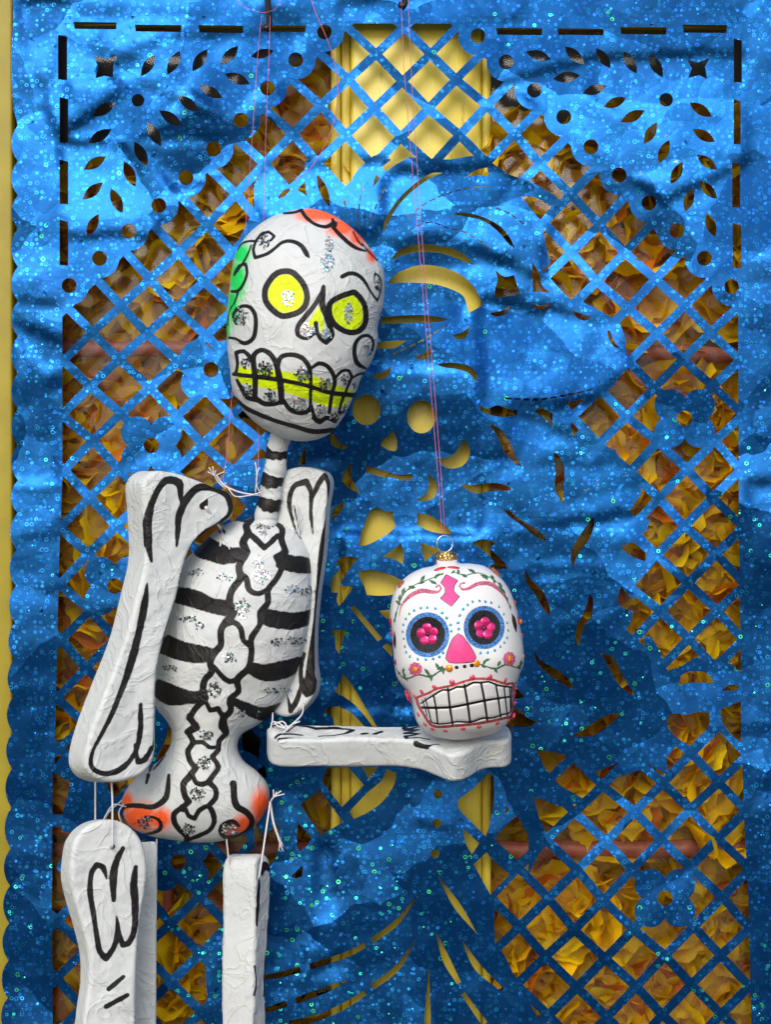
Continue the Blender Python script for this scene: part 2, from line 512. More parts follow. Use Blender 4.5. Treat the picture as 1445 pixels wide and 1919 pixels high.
# the hatted figure: silhouette
A(smooth([(578,385),(572,345),(572,302),(583,296),(605,310),(626,345),(648,391),(668,470),(560,470),(470,440)], 8))
A(smooth([(648,391),(652,352),(668,322),(686,304),(700,292),(722,286),(732,300),(708,322),(699,351),(708,430),(650,450)], 8))
FIG = [(699,351),(720,325),(742,308),(768,294),(800,297),(843,299),(884,292),(905,300),(928,309),(950,325),(974,334),(1000,342),(1048,371),(1055,382),(1034,389),(1012,413),(1018,432),(1024,462),(1032,494),(1010,512),(1029,519),
  (1066,559),(1092,565),(1146,594),(1161,602),(1172,630),(1174,660),(1177,689),(1160,704),(1154,720),(1135,735),(1123,742),(1094,748),(1052,756),(1062,768),(1068,786),(1074,818),(1092,799),(1111,813),(1124,828),(1127,846),(1154,841),(1160,862),(1166,884),(1192,872),
  (1201,900),(1203,925),(1196,935),(1180,958),(1194,971),(1218,974),(1213,992),(1198,1012),(1215,1030),(1230,1050),(1200,1085),(1189,1101),(1186,1149),(1182,1170),(1163,1192),(1182,1218),(1185,1196),(1200,1210),(1213,1227),(1206,1192),(1222,1194),(1239,1222),(1248,1258),(1277,1249),(1303,1232),(1325,1232),(1345,1236),(1367,1241),(1392,1262),(1400,1430),(1380,1395),(1352,1372),(1340,1362),(1300,1402),(1272,1392),(1250,1420),(1252,1452),(1215,1432),(1205,1441),(1161,1457),(1161,1428),(1121,1445),(1080,1438),(1094,1421),(1004,1403),
  (1022,1440),(1049,1471),(1094,1497),(1083,1506),(1049,1511),(1000,1492),(1010,1530),(1026,1568),(1005,1612),(990,1640),(992,1608),(990,1566),(971,1528),(952,1500),(945,1530),(926,1580),(968,1632),(930,1680),(926,1722),(928,1770),(946,1790),(965,1830),(975,1852),(1018,1922),(1040,2030),
  (385,2030),(392,1960),(384,1800),(398,1770),(440,1730),(450,1660),(480,1600),(455,1560),(440,1480),(430,1360),(470,1250),(480,1100),(470,960),(440,925),(418,890),(440,868),(500,858),(520,800),(470,760),(440,700),(430,560),(440,470),(456,430),(476,394),(476,345),(497,314),(540,345),(583,372),(650,395)]
A(FIG)
A([(282,1180),(300,1180),(316,1350),(330,1460),(290,1500),(272,1440)])
A([(115,1415),(200,1440),(200,1560),(96,1560),(98,1440)])
# free openings round the figure
F1 = lambda p: [(600 + x / 2.89, 280 + y / 2.89) for x, y in p]          # hat
F2 = lambda p: [(560 + x / 3.6125, 740 + y / 3.6125) for x, y in p]      # face
F3 = lambda p: [(945 + x / 2.89, 900 + y / 2.89) for x, y in p]          # right
F4 = lambda p: [(945 + x / 2.89, 450 + y / 2.89) for x, y in p]
F5 = lambda p: [(480 + x / 2.89, 1400 + y / 2.89) for x, y in p]         # skirt
F6 = lambda p: [(500 + x / 4.817, 1100 + y / 4.817) for x, y in p]
sm = lambda p: smooth(p, 6, True, 48)
X_(lens((594,326), (618,388), 8))
X_(lens((545,352), (520,372), 5))
for p in ([(340,455),(345,400),(400,300),(500,195),(600,130),(665,125),(600,155),(500,225),(420,310),(370,395)],
          [(720,352),(760,340),(880,365),(980,420),(1030,480),(1055,535),(1030,520),(960,440),(880,385),(800,365)],
          [(380,600),(420,550),(520,515),(640,520),(760,555),(840,628),(800,615),(700,575),(600,555),(480,565)],
          [(360,725),(420,670),(520,630),(620,630),(740,665),(830,740),(885,840),(805,888),(780,800),(740,770),(640,735),(520,722)],
          [(330,945),(330,910),(450,898),(600,900),(700,920),(640,935),(500,940)],
          [(250,1078),(310,1045),(470,1035),(420,1070),(380,1080)],
          [(715,1005),(770,990),(810,960),(800,1005),(770,1028),(735,1025)],
          [(510,1120),(560,1105),(608,1070),(600,1110),(570,1138),(535,1138)],
          [(285,1220),(330,1210),(385,1175),(375,1215),(340,1245),(300,1240)],
          [(630,1165),(700,1155),(800,1170),(850,1210),(848,1268),(810,1215),(740,1190),(670,1180)],
          [(920,885),(980,875),(1030,845),(1015,885),(970,905),(935,900)],
          [(1150,835),(1200,845),(1258,830),(1240,865),(1200,872),(1165,860)],
          [(790,150),(845,112),(905,98),(915,145),(850,140)],
          [(1155,185),(1208,130),(1325,245),(1300,278),(1240,225)],
          [(1090,255),(1160,258),(1255,310),(1192,382)],
          [(950,655),(1000,690),(1050,680),(1085,785),(1020,795),(958,805),(945,770),(962,710)],
          [(1150,610),(1185,670),(1205,740),(1250,775),(1155,770),(1150,700)]):
    X_(sm(F1(p)))
for p in ([(640,243),(665,310),(665,370),(650,382),(610,375),(555,345),(560,320),(600,280)],
          [(200,270),(240,260),(260,300),(300,340),(345,350),(310,368),(260,360),(215,330)],
          [(5,430),(50,355),(45,470),(5,480)],
          [(935,430),(1000,425),(1060,390),(1115,300),(1155,350),(1155,420),(1110,480),(1050,498),(990,490)],
          [(355,465),(300,530),(290,580),(330,625),(415,670),(370,590),(350,550),(358,500)],
          [(455,480),(540,500),(600,520),(680,540),(770,535),(765,578),(690,580),(640,560),(560,555),(455,525)],
          [(875,530),(925,580),(940,640),(910,700),(850,720),(790,712),(850,680),(880,620)],
          [(230,770),(310,718),(300,760),(260,820),(225,850)],
          [(490,775),(540,765),(590,790),(645,790),(640,840),(660,890),(600,945),(520,990),(450,1020),(405,1020),(420,940),(460,830)],
          [(800,800),(870,810),(950,850),(1010,900),(1050,940),(960,938),(880,920),(800,880)],
          [(690,1005),(710,1060),(705,1150),(660,1120),(570,1095),(620,1060)],
          [(825,1000),(940,1040),(960,1060),(900,1090),(855,1130),(835,1070)],
          [(250,1140),(300,1095),(405,1105),(350,1170),(290,1260),(280,1290),(370,1300),(300,1400),(270,1432),(255,1390),(265,1340),(220,1335),(220,1260),(285,1165)],
          [(410,1190),(500,1185),(600,1210),(710,1260),(660,1350),(560,1360),(460,1355),(440,1290),(405,1225)],
          [(1170,1000),(1240,978),(1340,1000),(1290,1035),(1350,1090),(1420,1170),(1350,1180),(1270,1170),(1330,1140),(1290,1090),(1230,1040)],
          [(1095,600),(1180,610),(1300,595),(1400,610),(1445,640),(1400,650),(1300,650),(1220,668),(1150,650)],
          [(1290,200),(1340,215),(1400,270),(1430,380),(1445,440),(1400,400),(1350,290)],
          [(1215,65),(1280,95),(1340,70),(1420,95),(1480,105),(1480,135),(1380,150),(1280,130),(1240,110)]):
    X_(sm(F2(p)))
X_(circ(687, 768, 27, 29, 28)); X_(circ(790, 781, 27, 31, 28))
for p in ([(-10,155),(30,165),(90,215),(170,260),(215,300),(232,330),(180,310),(110,255),(40,205)],
          [(485,200),(490,240),(460,320),(400,400),(375,468),(362,430),(370,370),(430,270)],
          [(112,470),(140,530),(210,600),(245,680),(250,735),(215,700),(170,620),(120,550)],
          [(465,615),(482,640),(475,730),(430,800),(405,900),(385,850),(400,780),(440,700)],
          [(162,925),(200,975),(290,1030),(350,1075),(378,1130),(330,1110),(240,1050),(180,990)],
          [(525,935),(590,960),(640,1050),(680,1120),(720,1160),(670,1150),(610,1090),(570,1020)],
          [(635,1262),(600,1300),(540,1350),(470,1385),(360,1388),(430,1350),(520,1290),(580,1268)],
          [(0,1125),(60,1125),(110,1175),(65,1185),(0,1170)], [(0,1240),(75,1240),(130,1290),(180,1305),(130,1335),(0,1330)],
          [(-30,430),(0,440),(22,480),(-30,478)],
          [(630,360),(700,335),(775,400),(765,440),(680,405)],
          [(635,573),(690,640),(745,690),(700,705),(640,690),(612,650)],
          [(945,1115),(960,1055),(1010,1035),(1100,1045),(1140,1100),(1060,1095),(980,1100)],
          [(1180,1140),(1220,1105),(1280,1115),(1260,1135)],
          [(1175,1240),(1285,1195),(1285,1420),(1225,1370),(1180,1300)],
          [(885,1280),(925,1262),(985,1270),(1045,1256),(1115,1258),(1110,1330),(1060,1385),(1010,1440),(950,1405),(930,1390),(885,1330)],
          [(-30,1330),(0,1330),(60,1360),(-30,1370)]):
    X_(sm(F3(p)))
for p in ([(370,378),(420,400),(475,412),(445,437),(410,430),(385,410)],
          [(560,488),(575,490),(595,545),(628,585),(600,580),(570,540)],
          [(270,1150),(290,1155),(325,1230),(325,1330),(320,1400),(335,1435),(300,1400),(275,1340),(280,1260)],
          [(-5,910),(40,918),(70,920),(40,945),(-5,960)],
          [(165,930),(195,900),(265,940),(260,1008),(215,965)],
          [(0,1040),(40,1110),(70,1180),(100,1225),(60,1210),(20,1150)]):
    X_(sm(F4(p)))
for p in ([(385,110),(500,110),(585,205),(465,325),(355,185)],
          [(345,235),(470,405),(350,480),(295,400),(240,310)],
          [(575,110),(660,110),(610,175)],
          [(760,140),(750,200),(690,290),(620,345),(530,390),(505,350),(600,250),(680,180),(705,120)],
          [(225,410),(300,490),(280,530),(235,565),(220,530)],
          [(190,700),(250,640),(250,700),(210,712)],
          [(1095,285),(1180,220),(1260,140),(1285,160),(1290,260),(1270,400),(1245,485),(1150,390),(1095,330)],
          [(1120,440),(1210,520),(1170,582),(1135,520)],
          [(1180,635),(1250,568),(1280,610),(1375,690),(1270,800),(1230,730)],
          [(-10,410),(40,480),(120,410),(125,520),(80,640),(-10,690)],
          [(0,130),(0,200),(60,160),(45,100)]):
    X_(sm(F5(p)))
for x, y in ((985,255),(980,412),(970,577)): X_(circ(480 + x / 2.89, 1400 + y / 2.89, 8.2))
for p in ([(885,790,2),(760,950,30),(628,1050,30)], [(590,1072,30),(500,1120,32),(290,1190,34)], [(240,1205,34),(120,1235,32),(48,1245,30),(-60,1262,30)],
          [(868,1038,2),(760,1200,32),(628,1300,35)], [(590,1330,30),(500,1390,34),(400,1440,36),(300,1475,38),(180,1500,36)], [(495,1262,2),(400,1305,32),(215,1375,34)],
          [(165,1390,34),(48,1425,30),(-60,1440,30)], [(985,700,2),(1090,860,38),(1200,1015,2)], [(975,1000,2),(1030,1150,40),(1100,1280,25)], [(1112,1040,2),(1200,1190,40),(1335,1315,20)],
          [(937,1182,2),(928,1500,38)], [(1120,1335,25),(1240,1500,35)]):
    X_([(480 + x / 2.89, 1400 + y / 2.89) for x, y in strip(p)])
for p in ([(750,185),(795,170),(1045,465),(1000,490)], [(1015,215),(1110,205),(1130,300),(1060,270)], [(1045,540),(1080,510),(1130,530),(1130,630)],
          [(580,400),(620,385),(715,395),(680,500),(655,605),(620,560),(612,450)],
          [(690,780),(760,870),(870,1050),(1010,1285),(975,1285),(840,1110),(740,1020),(610,945),(650,880)],
          [(520,1140),(560,1085),(640,1075),(720,1110),(800,1170),(905,1285),(610,1285),(600,1190),(560,1150)]):
    X_(smooth(F6(p), 6, True, 30))
X_(sm([(318,1345),(330,1352),(322,1405),(300,1428),(292,1422),(310,1385)]))
X_(sm([(452,1372),(470,1368),(488,1385),(485,1420),(455,1405)]))
X_([(98,1447),(132,1466),(116,1526),(97,1526)]); X_([(97,1549),(116,1549),(118,1600),(97,1640)])
# short stitched slits
def dashes(pts, on=11, off=6, wd=2.6):
    q = smooth(pts, 1.0, False, 80); i = 0
    while i + on < len(q):
        a, b = q[i], q[i + on]
        L = math.hypot(b[0] - a[0], b[1] - a[1]); nx, ny = -(b[1] - a[1]) / L * wd / 2, (b[0] - a[0]) / L * wd / 2
        X_([(a[0] + nx, a[1] + ny), (b[0] + nx, b[1] + ny), (b[0] - nx, b[1] - ny), (a[0] - nx, a[1] - ny)])
        i += on + off
for p in ([(475,370),(560,300),(660,250),(800,210),(940,195)], [(480,440),(560,400),(625,398),(700,430),(750,435),(850,485),(955,560)], [(950,315),(1030,350),(1100,400),(1150,420)],
          [(232,195),(215,280),(205,370),(212,430)], [(352,205),(310,290),(275,380),(255,440)], [(395,1108),(480,1070),(560,1030),(640,980),(710,930)], [(1000,1345),(1180,1358),(1300,1335),(1440,1310)]):
    dashes(F1(p))
dashes(F4([(10,860),(250,855),(430,820),(510,795)]))

# resting height of the cloth, in tracing units towards the viewer: folds first, then big creased facets
GX0, GY0, GS = -60, -80, 5.0
gx = np.arange(GX0, 1600, GS); gy = np.arange(GY0, 2045, GS)
GX, GY = np.meshgrid(gx, gy)
def blur(a, k):
    for _ in range(k):
        a = (np.roll(a, 1, 0) + np.roll(a, -1, 0) + 2 * a) / 4
        a = (np.roll(a, 1, 1) + np.roll(a, -1, 1) + 2 * a) / 4
    return a
HG = 7.0 * fbm(GX / 330, GY / 260, 3, 3)
for s_, ax, ay, am in ((5, 150, 90, 4.2), (9, 85, 130, 3.0), (13, 60, 50, 1.6)):
    n_ = fbm(GX / ax + 0.3 * GY / ay, GY / ay, s_, 2)
    HG += am * np.abs(n_) ** 0.75 * (0.55 + 0.9 * sstep(-0.1, 0.35, fbm(GX / 300, GY / 300, s_ + 40, 2)))
FACETS = [  # polygon, slope across, slope down (positive leans back to the sky)
  ([(25,0),(130,0),(125,60),(230,170),(110,260)], 0.03, 0.13),
  ([(160,60),(330,70),(345,110),(230,150),(180,120)], 0.02, -0.14),
  ([(210,120),(300,70),(560,60),(560,100),(380,170),(420,225),(260,150)], 0.0, 0.13),
  ([(125,150),(225,155),(350,240),(440,270),(300,270),(130,255)], 0, -0.15),
  ([(110,262),(230,275),(300,400),(290,440),(120,440)], 0.03, 0.13),
  ([(360,170),(420,230),(480,180),(520,160),(560,230),(420,330),(330,360),(250,270)], 0, -0.17),
  ([(130,10),(560,5),(560,45),(140,40)], 0.02, -0.16),
  ([(640,0),(1000,0),(960,40),(640,45)], 0.03, 0.15),
  ([(490,310),(720,300),(800,330),(700,440),(500,420),(470,360)], 0, 0.17),
  ([(720,330),(930,305),(1040,400),(1010,520),(930,480),(800,420),(720,420)], 0.03, 0.16),
  ([(715,440),(830,425),(940,480),(1020,500),(900,505),(760,500)], 0, -0.18),
  ([(720,450),(760,500),(880,540),(870,600),(720,590)], -0.02, -0.08),
  ([(870,180),(1100,110),(1400,100),(1400,300),(1250,380),(1130,300),(980,180)], 0.02, 0.10),
  ([(1090,170),(1200,230),(1250,330),(1170,330),(1080,230)], 0.04, -0.14),
  ([(20,565),(115,575),(112,640),(30,600)], 0, 0.22),
  ([(30,605),(112,645),(112,720),(60,680)], 0, 0.17),
  ([(20,630),(95,700),(110,900),(20,900)], 0, -0.14),
  ([(900,560),(1160,600),(1180,690),(1100,750),(930,760),(900,680)], 0.05, 0.12),
  ([(640,690),(900,690),(900,1000),(630,1000)], -0.02, -0.10),
  ([(960,770),(1130,840),(1190,960),(1000,985),(930,880)], 0.04, 0.08),
  ([(960,985),(1190,1000),(1160,1060),(990,1050)], 0.0, -0.12),
  ([(990,1060),(1160,1075),(1180,1130),(1120,1180),(980,1170)], 0.03, 0.05),
  ([(1400,900),(1580,900),(1580,1090),(1410,1060)], 0.03, 0.10),
  ([(640,1000),(940,1000),(940,1330),(640,1330)], 0.0, -0.06),
  ([(590,1580),(625,1590),(640,1790),(560,1840),(585,1760),(600,1700)], 0, 0.24),
  ([(760,1430),(860,1460),(850,1560),(780,1540)], 0, 0.10),
  ([(560,1800),(640,1800),(660,1850),(560,1850)], 0, 0.16)]
for poly, sx, sy in FACETS:
    pc = np.mean(np.array(poly), 0)
    jx = 9 * fbm(GX / 40, GY / 40, 77, 2); jy = 9 * fbm(GX / 40, GY / 40, 91, 2)
    mk = blur(pip(GX + jx, GY + jy, poly).astype(float), 2)
    HG += mk * 8.0 * np.tanh((sx * (GX - pc[0]) + sy * (GY - pc[1])) * 0.75 / 8.0)
HG = blur(HG, 1)
HG = np.clip(HG * 0.8 + 6, -3, 28) + 5 * (1 - ((GY - 960) / 1000.0) ** 2)
def bil(G, x, y, x0, y0, s):
    fx = np.clip((x - x0) / s, 0, G.shape[1] - 1.001); fy = np.clip((y - y0) / s, 0, G.shape[0] - 1.001)
    i = fx.astype(int); j = fy.astype(int); a = fx - i; b = fy - j
    return (G[j, i] * (1 - a) + G[j, i + 1] * a) * (1 - b) + (G[j + 1, i] * (1 - a) + G[j + 1, i + 1] * a) * b

def build_cloth():
    pts = []; edges = []
    def addpoly(p):
        o = len(pts); n = len(p)
        pts.extend(p); edges.extend((o + i, o + (i + 1) % n) for i in range(n))
    def sub(p, step=10):
        q = []
        for i in range(len(p)):
            a, b = p[i], p[(i + 1) % len(p)]
            k = max(1, int(math.hypot(b[0] - a[0], b[1] - a[1]) / step))
            q += [(a[0] + (b[0] - a[0]) * t / k, a[1] + (b[1] - a[1]) * t / k) for t in range(k)]
        return q
    addpoly(sub(outer, 25))
    for p, _ in OPS: addpoly(sub([tuple(q[:2]) for q in p], 12))
    st = 7.0
    for j, y in enumerate(np.arange(-68, 2029, st)):
        for x in np.arange(10 + (j % 2) * st / 2, 1578, st):
            pts.append((x + random.uniform(-.8, .8), y + random.uniform(-.8, .8)))
    V, E, F, *_ = delaunay_2d_cdt([Vector(p) for p in pts], edges, [], 0, 1e-3, False)
    V = np.array([(v.x, v.y) for v in V]); F = np.array([f for f in F])
    C = V[F].mean(1)
    keep = pip(C[:, 0], C[:, 1], outer)
    for p, val in OPS:
        a = np.array([q[:2] for q in p]); lo = a.min(0); hi = a.max(0)
        m = np.where((C[:, 0] >= lo[0]) & (C[:, 0] <= hi[0]) & (C[:, 1] >= lo[1]) & (C[:, 1] <= hi[1]))[0]
        if len(m):
            ins = pip(C[m, 0], C[m, 1], a)
            keep[m[ins]] = bool(val)
    keep &= pip(C[:, 0], C[:, 1], outer)
    F = F[keep]
    used = np.unique(F); mp = -np.ones(len(V), int); mp[used] = np.arange(len(used))
    V = V[used]; F = mp[F]
    z = bil(HG, V[:, 0], V[:, 1], GX0, GY0, GS)
    # local resting position: the trellis strips curl a little
    me = tri_mesh('papel_picado_cloth', Pn(V[:, 0], V[:, 1], z * S), F[:, ::1])
    if me.polygons[0].normal.y > 0: me.flip_normals()
    o = link('punched_cloth_banner', me, foil_material())
    so = o.modifiers.new('thickness', 'SOLIDIFY'); so.thickness = 0.00014; so.offset = -1
    es = o.modifiers.new('crisp_rim', 'EDGE_SPLIT'); es.split_angle = R(50)
    tag(o, 'blue holographic cut-out cloth banner with trellis and leaf openings hanging over the yellow door', 'banner')
    return o
import time as _t
_t0 = _t.time()
build_cloth()
print('cloth', _t.time() - _t0)

# ------------------------------------------------------------------ the yellow glazed door behind the cloth
def glass_material():
    m = N('window_glass'); t = m.t
    tr = m.n('BsdfTransparent'); tr.inputs[0].default_value = (0.93, 0.95, 0.94, 1)
    gl = m.n('BsdfGlossy'); gl.inputs['Roughness'].default_value = 0.14
    fr = m.n('Fresnel'); fr.inputs['IOR'].default_value = 1.5
    mx = m.n('MixShader')
    t.links.new(m.math('MULTIPLY', fr.outputs[0], 0.55, clamp=True), mx.inputs[0])
    t.links.new(tr.outputs[0], mx.inputs[1]); t.links.new(gl.outputs[0], mx.inputs[2])
    t.links.new(mx.outputs[0], m.out.inputs[0])
    t.nodes.remove(m.p)
    return m.m
def yellow_paint():
    m = N('yellow_gloss_paint'); c = m.coord()
    st = m.vmath('MULTIPLY', c, (1, 1, 0.05))
    br = m.noise(st, 900, 3, 0.6); big = m.noise(c, 12, 4, 0.6); chip = m.noise(m.vmath('MULTIPLY', c, (3, 3, 0.6)), 60, 5, 0.7)
    col = m.mix(big.outputs[0], (0.70, 0.55, 0.05), (0.80, 0.65, 0.09))
    col = m.mix(m.math('MULTIPLY', m.maprange(chip.outputs[0], 0.62, 0.70), 0.55), col, (0.30, 0.24, 0.04))
    h = m.math('ADD', m.math('MULTIPLY', br.outputs[0], 0.4), big.outputs[0])
    dr = m.noise(m.vmath('MULTIPLY', c, (1, 1, 0.03)), 160, 4, 0.7)
    col = m.mix(m.math('MULTIPLY', m.maprange(dr.outputs[0], 0.55, 0.72), 0.35), col, (0.50, 0.36, 0.03))
    m.set(Base_Color=col, Roughness=0.38, Normal=m.bump(h, 0.6, 0.0009))
    return m.m
YEL = yellow_paint(); GLASS = glass_material()
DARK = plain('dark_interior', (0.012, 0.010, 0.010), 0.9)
RUST = plain('rust_red_pipe_paint', (0.42, 0.10, 0.06), 0.5, var=0.15, scale=90, bump=0.5)
XW = lambda x: (x - W0 / 2) * S
ZW = lambda y: (H0 / 2 - y) * S
yd = 0.012                                           # face of the door behind the cloth
k = (D + yd) / D                                     # so that traced edges fall where they are seen
XD = lambda x: XW(x) * k
ZD = lambda y: ZW(y) * k
door = empty('glazed_door', (0, yd, ZD(2050)), 'yellow painted glazed double door seen through the openings of the cut cloth', 'door')
def board(name, x0, x1, y0, y1, f, b, bev=0.0015, parent=door, mat=YEL):
    return bevel_box(name, (XD(x0), XD(x1), f, b, ZD(y1), ZD(y0)), bev, mat, parent)
board('stile', 657, 903, -90, 2060, yd, yd + 0.03, 0.003)
board('moulding', 619.5, 638, -90, 2060, yd + 0.003, yd + 0.026, 0.003)
board('moulding', 638.6, 656.4, -90, 2060, yd + 0.007, yd + 0.026, 0.002)
board('moulding', 903.6, 921.5, -90, 2060, yd + 0.004, yd + 0.026, 0.003)
board('rail', -40, 619, -200, 45, yd + 0.004, yd + 0.03, 0.003)
board('rail', 922, 1500, -200, 49, yd + 0.004, yd + 0.03, 0.003)
board('glass_pane', -20, 618, 46, 2055, yd + 0.010, yd + 0.013, 0.0003, mat=GLASS)
board('glass_pane', 923, 1500, 50, 2055, yd + 0.010, yd + 0.013, 0.0003, mat=GLASS)
board('stile', 922, 1010, 2058, 2200, yd, yd + 0.03)
JAMB = plain('shaded_yellow_frame_paint', (0.36, 0.29, 0.02), 0.5, var=0.10, scale=25, bump=0.4)  # the door's yellow darkened: the frame's dimmer shading is put into the colour
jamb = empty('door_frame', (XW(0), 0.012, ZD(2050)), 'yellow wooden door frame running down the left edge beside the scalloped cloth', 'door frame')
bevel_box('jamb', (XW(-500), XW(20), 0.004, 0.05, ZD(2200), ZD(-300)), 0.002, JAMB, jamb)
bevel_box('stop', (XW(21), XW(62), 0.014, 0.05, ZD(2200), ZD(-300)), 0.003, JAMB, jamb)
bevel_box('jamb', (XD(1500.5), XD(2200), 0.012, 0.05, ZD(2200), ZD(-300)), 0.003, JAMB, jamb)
# dark room behind, open to the glass only
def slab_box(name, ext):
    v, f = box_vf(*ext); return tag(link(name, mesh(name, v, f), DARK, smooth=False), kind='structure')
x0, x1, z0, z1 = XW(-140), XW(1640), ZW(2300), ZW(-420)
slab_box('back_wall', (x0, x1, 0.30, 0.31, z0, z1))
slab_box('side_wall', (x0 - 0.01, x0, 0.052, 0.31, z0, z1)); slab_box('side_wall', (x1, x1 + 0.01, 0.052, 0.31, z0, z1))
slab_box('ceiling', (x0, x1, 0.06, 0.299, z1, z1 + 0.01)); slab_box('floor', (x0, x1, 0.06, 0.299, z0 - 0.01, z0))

# pipes across the inside of the glass
def bar(a, b, r, label, wob=0.0006):
    pts = [a.lerp(b, t / 24) + Vector((0, 0, wob * math.sin(t * 1.3))) for t in range(25)]
    v, f = tube(pts, [r * (1 + 0.04 * math.sin(i * 2.1)) for i in range(25)], 16)
    tag(link('metal_pipe', mesh('metal_pipe', v, f), RUST), label, 'pipe')
yp = yd + 0.0205
kp = (D + yp) / D
pz = lambda y: ZW(y) * kp
bar(Vector((XW(-60), yp, pz(655))), Vector((XW(640), yp, pz(652))), 0.0063, 'rusty red pipe crossing the upper left of the left window')
bar(Vector((XW(905), yp, pz(648))), Vector((XW(1500), yp, pz(668))), 0.0060, 'rusty red pipe crossing the upper right window behind the trellis')
bar(Vector((XW(-60), yp, pz(1592))), Vector((XW(640), yp, pz(1592))), 0.0062, 'rusty red pipe low in the left window behind the hanging legs')
bar(Vector((XW(905), yp, pz(1592))), Vector((XW(1500), yp, pz(1590))), 0.0068, 'rusty red pipe across the lower right window')
bar(Vector((XW(318) * kp, yp + 0.001, pz(1625))), Vector((XW(308) * kp, yp + 0.001, pz(1835))), 0.0042, 'short upright rusty pipe between the legs behind the lower left trellis')

# silk flowers heaped behind the glass
def petal_material():
    m = N('yellow_silk_petal'); c = m.coord()
    oi = m.n('ObjectInfo'); rnd = oi.outputs['Random']
    r = m.attr('root').outputs['Fac']
    col = m.mix(rnd, (0.95, 0.56, 0.004), (0.97, 0.76, 0.010))
    col = m.mix(m.math('GREATER_THAN', rnd, 0.91), col, (0.75, 0.22, 0.01))
    nz = m.noise(c, 140, 3, 0.6)
    f = m.math('MULTIPLY', m.maprange(m.math('ADD', r, m.math('MULTIPLY', nz.outputs[0], 0.25)), 0.68, 1.1), 0.8)
    col = m.mix(f, col, (0.72, 0.05, 0.008))
    m.set(Base_Color=col, Roughness=0.8, Specular_IOR_Level=0.2, Normal=m.bump(m.noise(c, 260, 3, 0.6).outputs[0], 0.2, 0.001), Sheen_Weight=0.0)
    m.p.inputs['Subsurface Weight'].default_value = 0.0
    tl = m.n('BsdfTranslucent'); m.put(tl.inputs[0], col)
    mx = m.n('MixShader'); mx.inputs[0].default_value = 0.36
    m.l(m.p.outputs[0], mx.inputs[1]); m.l(tl.outputs[0], mx.inputs[2]); m.l(mx.outputs[0], m.out.inputs[0])
    return m.m
PETAL = petal_material()
def petal_mesh(i):
    r = random.Random(50 + i); nu, nv = 9, 8; L = 0.027 * r.uniform(.85, 1.15); Wd = 0.0185 * r.uniform(.85, 1.2)
    ph = [r.uniform(0, 6.28) for _ in range(5)]; cup = r.uniform(.2, .9); V = []; root = []
    for a in range(nu):
        t = a / (nu - 1); wd = Wd * (0.22 + 1.0 * math.sin(math.pi * min(1, t * 0.62 + 0.08)) ** 1.2) * (1 if t < .85 else 0.86)
        for b in range(nv):
            u = b / (nv - 1) * 2 - 1
            tip = L * (t - 0.10 * abs(u) ** 2 * t + 0.035 * math.sin(u * 7 + ph[0]) * t)
            z = cup * 0.012 * (u * u) * (0.3 + t) + 0.012 * t * t * cup + 0.0026 * t * math.sin(u * 6 + ph[1] + t * 4) + 0.0016 * math.sin(t * 11 + ph[2]) + 0.0009 * t * math.sin(u * 11 + ph[3])
            V.append((u * wd, tip, z)); root.append(1 - t)
    F = [(a * nv + b, a * nv + b + 1, (a + 1) * nv + b + 1, (a + 1) * nv + b) for a in range(nu - 1) for b in range(nv - 1)]
    me = mesh('petal', V, F); at = me.attributes.new('root', 'FLOAT', 'POINT'); at.data.foreach_set('value', root)
    me.materials.append(PETAL); me.shade_smooth()
    return me
PM = [petal_mesh(i) for i in range(8)]
def heart_mesh():
    V = []; F = []
    for i in range(9):
        a = i * 2.4; v, f = tube([Vector((math.cos(a) * .001 * i ** .5, math.sin(a) * .001 * i ** .5, 0)), Vector((math.cos(a) * .003 * i ** .5, math.sin(a) * .003 * i ** .5, 0.008 + 0.002 * math.sin(i)))], [0.0008, 0.0010], 5)
        o = len(V); V += v; F += [tuple(q + o for q in ff) for ff in f]
    me = mesh('stamens', V, F); me.materials.append(plain('red_orange_stamens', (0.7, 0.10, 0.01), 0.6)); me.shade_smooth(); return me
HM = heart_mesh()
def flower(x, y, d, label, group, rr):
    p = Vector((XW(x) * (D - d) / D, -d, ZW(y) * (D - d) / D))
    e = empty('silk_flower', p, label, 'flower', group)
    e.rotation_euler = (R(90 + rr.uniform(-30, 24)), 0, R(rr.uniform(-30, 30)))
    sc = rr.uniform(1.2, 1.5)
    for ring, (n, tilt, sz) in enumerate(((5, 8, 1.0), (5, 32, .85), (3, 60, .62))):
        for i in range(n):
            a = 2 * math.pi * (i + ring * .5 + rr.uniform(-.2, .2)) / n
            o = bpy.data.objects.new('petal', rr.choice(PM)); COL.objects.link(o); o.parent = e
            tl = R(tilt + rr.uniform(-14, 16))
            o.matrix_local = Matrix.Rotation(a, 4, 'Z') @ Matrix.Rotation(tl, 4, 'X') @ Matrix.Scale(sz * sc * rr.uniform(.9, 1.12), 4) @ Matrix.Translation((0, 0.001, 0.0008 * ring))
    o = bpy.data.objects.new('stamens', HM); COL.objects.link(o); o.parent = e
rr = random.Random(5)
